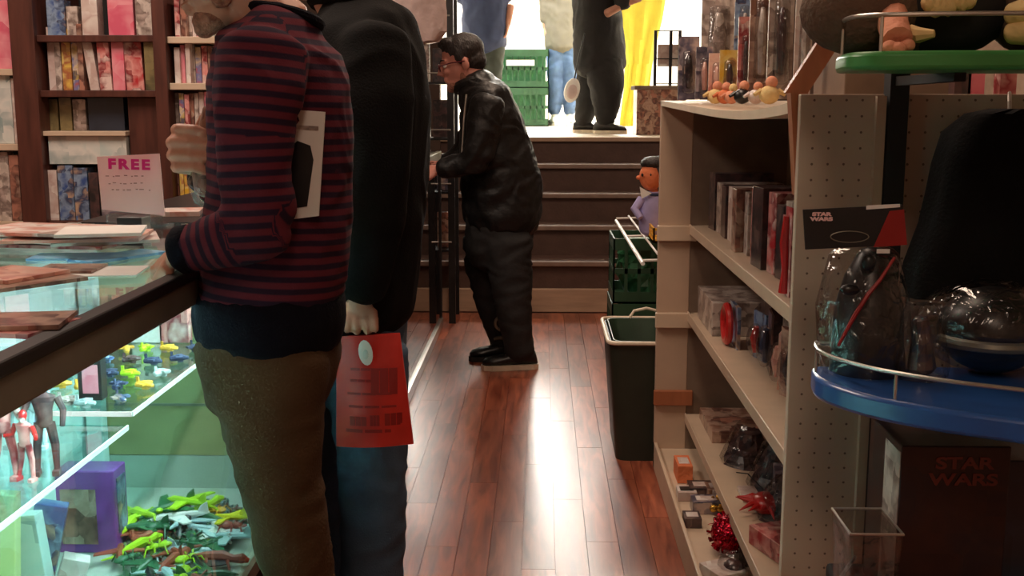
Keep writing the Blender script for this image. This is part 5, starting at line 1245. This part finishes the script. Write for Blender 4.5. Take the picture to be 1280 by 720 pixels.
for (x, y, w, h) in ((436, 462, 40, 3), (436, 476, 30, 3), (432, 492, 58, 3), (434, 508, 62, 3), (436, 522, 22, 12), (462, 520, 12, 14), (480, 518, 22, 16), (462, 462, 34, 34), (430, 538, 74, 4)):
    for k in range(3):
        xx = x+w*k/3; a = P(xx, y, Yb-.0315); pm.cbox((a.x+w/6/F*Yb, Yb-.0285, a.z-h/2/F*Yb), (w/3/F*Yb*.9, .0012, h/F*Yb))
# print pressed into the shape of the bag face
bvs = pm.v
for p in bvs:
    u = (p.x-F_[0].x)/(F_[1].x-F_[0].x); u = min(1, max(0, u*.92)); zz = (F_[0].z-p.z)/(F_[0].z-F_[3].z)
    dd = .006+.020*math.sin(min(1, zz*1.1)*math.pi*.62)
    front = Yb-dd*math.sin(math.pi*(.08+.84*u))-.0022
    p.y = front+(p.y-(Yb-.0285))
part('faint_print', pm, M['redprint'], t)

# --- man in the leather jacket ------------------------------------------------------
LY = 5.65
root = thing('person', 'man in a black leather jacket and glasses bending toward the racks by the stairs', 'person', (P(630, 455, LY).x, LY, 0))
tor = rings([(594, 104, LY, 22, .12), (605, 122, LY, 32, .20), (614, 155, LY, 38, .21), (620, 195, LY, 46, .20), (627, 232, LY, 50, .20), (628, 262, LY, 49, .20), (626, 280, LY, 45, .19)])
aN = rings([(610, 128, 5.43, 20, .065), (604, 160, 5.40, 21, .065), (598, 192, 5.39, 19, .06), (590, 204, 5.40, 17, .056)])
aN2 = rings([(594, 202, 5.40, 16, .056), (575, 206, 5.41, 14, .05), (558, 210, 5.43, 12, .042), (551, 211, 5.44, 11, .04)])
aF = rings([(605, 128, 5.87, 20, .065), (594, 165, 5.92, 19, .06), (580, 195, 5.92, 16, .055), (560, 205, 5.90, 13, .045)])
mb = MB()
for r_ in (tor, aN, aN2, aF): mb.limb(r_, n=22)
place(fuse(mb, .012, 4, (.013, 8, (1.2, 1.2, 1.5)), 6), 'leather_jacket', M['leather'], root)
part('jacket_collar', MB().tube([P(590+20*math.cos(a), 106+5*math.sin(a)-5*math.cos(a), LY+.085*math.sin(a)) for a in [k*math.pi/12 for k in range(24)]], .024, 8, closed=True), M['leather'], root, smooth=True)
part('zip', MB().tube([P(583, 118, LY-.20), P(580, 150, LY-.215), P(577, 200, LY-.21)], .005, 6), M['metal'], root)
hip = rings([(626, 262, LY, 44, .18), (624, 292, LY, 42, .175), (620, 320, LY, 38, .16)])
ln = rings([(634, 300, 5.55, 32, .10), (638, 340, 5.54, 27, .095), (642, 385, 5.53, 22, .085), (647, 425, 5.53, 19, .075), (650, 444, 5.53, 18, .072)])
lf = rings([(608, 300, 5.76, 30, .10), (606, 335, 5.76, 24, .09), (614, 375, 5.76, 20, .08), (624, 410, 5.76, 17, .07), (630, 430, 5.76, 15, .065)])
mb = MB().limb(hip, n=22)
for r_ in (ln, lf): mb.limb(r_, n=18)
place(fuse(mb, .012, 4, (.010, 8, (.9, .9, 1.7)), 8), 'trousers', M['blacktrs'], root)
mb = MB()
for r_ in (tor, hip, ln, lf): mb.limb(scale_r(r_, .8), n=14)
for r_ in (aN, aN2, aF): mb.limb(scale_r(r_, .75), n=12)
c0 = P(578, 80, LY); Mh, Lh = head(mb, c0, (-.93, -.12, -.22), (-.22, 0, 1), 1.10)
mb.limb([(P(597, 112, LY), .07, .075), (P(592, 100, LY), .066, .07), (P(586, 88, LY), .06, .065)], n=16)
hand(mb, P(550, 211, 5.44), (-.9, .1, -.1), (0, -.5, .8), 1.0, .5); hand(mb, P(560, 206, 5.90), (-.9, 0, 0), (0, .5, .8), 1.0, .5)
place(fuse(mb, .0065, 2), 'body', M['skin_red'], root)
face_bits(root, Mh, Lh, 1.1); hair(root, Mh, Lh, M['hair_dk'], 1.1)
bd = MB()
for cc, rr in (((.045, 0, -.084), (.048, .050, .026)), ((.074, 0, -.096), (.022, .027, .018)), ((.086, .0, -.041), (.012, .022, .004)), ((.015, .060, -.06), (.016, .007, .026)), ((.015, -.060, -.06), (.016, .007, .026))):
    bd.ell(Lh(*cc), tuple(x*1.1 for x in rr), Mh, 12, 8)
place(fuse(bd, .007, 1), 'beard', M['stubble'], root, label='short stubble beard')
gl = MB()
for s in (-1, 1):
    gl.tube([Lh(.106, .032*s+.024*math.cos(a), .004+.015*math.sin(a)) for a in [k*math.pi/8 for k in range(16)]], .0032, 6, closed=True)
    gl.tube([Lh(.104, .056*s, .010), Lh(.05, .080*s, .012), Lh(-.01, .086*s, .006)], .0035, 6)
gl.tube([Lh(.108, -.009, .008), Lh(.110, 0, .010), Lh(.108, .009, .008)], .003, 6)
part('glasses', gl, mat('glasses_glint_red', (.10, .01, .015), .3), root, smooth=True, label='dark glasses with a red glint in their colour')  # red glint painted into the frame colour
shoe(root, (P(652, 455, 5.53).x, 5.53), (-1, -.15), 0, M['black'], M['cream'], 1.05); shoe(root, (P(634, 450, 5.70).x, 5.74), (-1, -.25), 0, M['black'], M['blackm'], 1.05)
part('ankle_strap', MB().tube([P(628+10*math.cos(a), 425+3*math.sin(a), 5.74+.075*math.sin(a)-.0) for a in [k*math.pi/8 for k in range(16)]], .010, 6, closed=True), M['bronze'], root, smooth=True)
part('ankle_strap', MB().tube([P(628+9*math.cos(a), 404+9*math.sin(a), 5.675) for a in [k*math.pi/8 for k in range(16)]], .008, 6, closed=True), M['bronze'], root, smooth=True)

# --- people in the raised room ------------------------------------------------------
def standing(label, Y, tor, arms, legs, top, bottom, hpx, hpy, hm, shoes, facing, mt, mbt, hands, mh=None):
    root = thing('person', label, 'person', (P(legs[0][-1][0], 100, Y).x, Y, PZ))
    T = rings(tor); A = [rings(a) for a in arms]; Lg = [rings(a) for a in legs]
    mb = MB().limb(T, n=18)
    for a in A: mb.limb(a, n=14)
    place(fuse(mb, .016, 3, (.010, 7, (1.2, 1.2, 1)), Y), top, mt, root)
    mb = MB().limb(scale_r(T[-2:], .88), n=18)
    for a in Lg: mb.limb(a, n=16)
    place(fuse(mb, .016, 3, (.010, 7, (1, 1, 1.6)), Y+1), bottom, mbt, root)
    mb = MB().limb(scale_r(T, .7), n=14)
    for a in A+Lg: mb.limb(scale_r(a, .75), n=12)
    for w, d, n_ in hands: hand(mb, w, d, n_, 1.05, .45)
    for w, d, n_ in hands: mb.limb([(V(w)-V(d).normalized()*.16, .036, .036), (V(w), .028, .028)], n=10)
    c0 = P(hpx, hpy, Y); Mh, Lh = head(mb, c0, facing, (0, 0, 1), 1.0)
    mb.limb([(c0-V((0, 0, .06)), .052, .052), (T[0][0], .06, .06)], U=(1, 0, 0), n=12)
    place(fuse(mb, .010, 2), 'body', M['skin'], root)
    face_bits(root, Mh, Lh); hair(root, Mh, Lh, hm, 1.0, .012)
    for (x, y, d, m, sl) in shoes: shoe(root, (x, y), d, PZ, m, sl, 1.05)
    return root
Y = 9.3
standing('dark-clothed person standing at the top of the stairs in striped black shoes', Y,
    [(742, -62, Y, 16, .08), (744, -52, Y, 30, .19), (746, -10, Y, 30, .19), (747, 30, Y, 30, .18), (749, 62, Y, 32, .18), (750, 84, Y, 32, .17)],
    [[(760, -48, 9.10, 12, .06), (776, -18, 9.08, 11, .055), (779, 8, 9.12, 9, .045)], [(732, -48, 9.5, 12, .06), (724, 10, 9.5, 9, .05)]],
    [[(754, 78, 9.22, 24, .10), (758, 105, 9.22, 22, .10), (758, 130, 9.22, 17, .085), (757, 152, 9.22, 11, .07)], [(744, 78, 9.4, 22, .10), (738, 110, 9.42, 18, .095), (732, 140, 9.42, 13, .08), (728, 152, 9.42, 10, .07)]],
    'dark_jacket', 'dark_trousers', 742, -82, M['hair_dk'],
    [(P(754, 163, 9.22).x, 9.22, (1, -.45), M['black'], M['cream']), (P(728, 160, 9.42).x, 9.42, (1, -.35), M['black'], M['cream'])], (.9, -.3, -.1),
    M['blacktrs'], M['blacktrs'], [(P(781, 5, 9.1), (.6, -.1, .3), (0, -1, .2))])
Y = 12.3
standing('person in a heather-grey shirt and light blue jeans seen from behind', Y,
    [(703, -52, Y, 12, .08), (703, -44, Y, 22, .13), (703, 0, Y, 23, .14), (702, 35, Y, 21, .13), (703, 60, Y, 21, .13)],
    [[(686, -40, Y, 7, .06), (682, -5, Y, 8, .06), (681, 26, Y, 6, .055)], [(722, -40, Y, 7, .06), (726, 5, Y, 7, .055)]],
    [[(695, 62, Y, 12, .10), (694, 95, Y, 10, .09), (693, 140, Y, 7, .07)], [(712, 62, Y, 11, .10), (713, 95, Y, 10, .09), (712, 140, Y, 7, .07)]],
    'grey_shirt', 'light_jeans', 703, -68, M['hair_br'],
    [(P(693, 155, Y).x, Y, (-.2, 1), M['white'], M['white']), (P(712, 155, Y).x, Y, (.2, 1), M['white'], M['white'])], (0, 1, 0),
    M['greyshirt'], M['jeans_lt'], [(P(681, 34, Y), (0, .1, -1), (-1, 0, 0))])
Y = 10.2
standing('person in a navy shirt and dark trousers beyond the leather-jacketed man', Y,
    [(606, -78, Y, 14, .09), (606, -68, Y, 27, .17), (606, -20, Y, 29, .17), (606, 20, Y, 28, .17), (606, 56, Y, 27, .17)],
    [[(630, -60, Y, 9, .07), (634, -25, Y, 9, .07), (633, -2, Y, 8.5, .062)], [(584, -60, Y, 9, .07), (578, 0, Y, 9, .06)]],
    [[(616, 55, Y, 15, .11), (616, 90, Y, 12, .10), (615, 140, Y, 8, .075)], [(596, 55, Y, 15, .11), (596, 90, Y, 12, .10), (596, 140, Y, 8, .075)]],
    'navy_shirt', 'dark_trousers', 606, -96, M['hair_dk'],
    [(P(615, 158, Y).x, Y, (.1, 1), M['black'], M['black']), (P(596, 158, Y).x, Y, (-.1, 1), M['black'], M['black'])], (0, 1, 0),
    M['navy'], M['greytrs'], [(P(635, 30, Y-.05), (-.15, -.1, -1), (1, 0, 0))])
q = P(715, 113, 9.02)
t = thing('round_bag', 'pinkish-white round bag hanging beside the dark-clothed person', 'bag', (q.x, 9.05, P(715, 128, 9.05).z))
part('bag_body', MB().ell((q.x, 9.05, q.z), (.062, .03, .098), Matrix.Rotation(.25, 3, 'Y'), 18, 12), M['white'], t, smooth=True)
part('flap', MB().ell((q.x, 9.03, q.z-.01), (.042, .02, .06), Matrix.Rotation(.25, 3, 'Y'), 14, 8), M['sackw'], t, smooth=True)
part('strap', MB().tube([(q.x+.02, 9.05, q.z+.09), (q.x+.05, 9.07, q.z+.25), (q.x+.10, 9.10, q.z+.45)], .006, 6), M['black'], t)
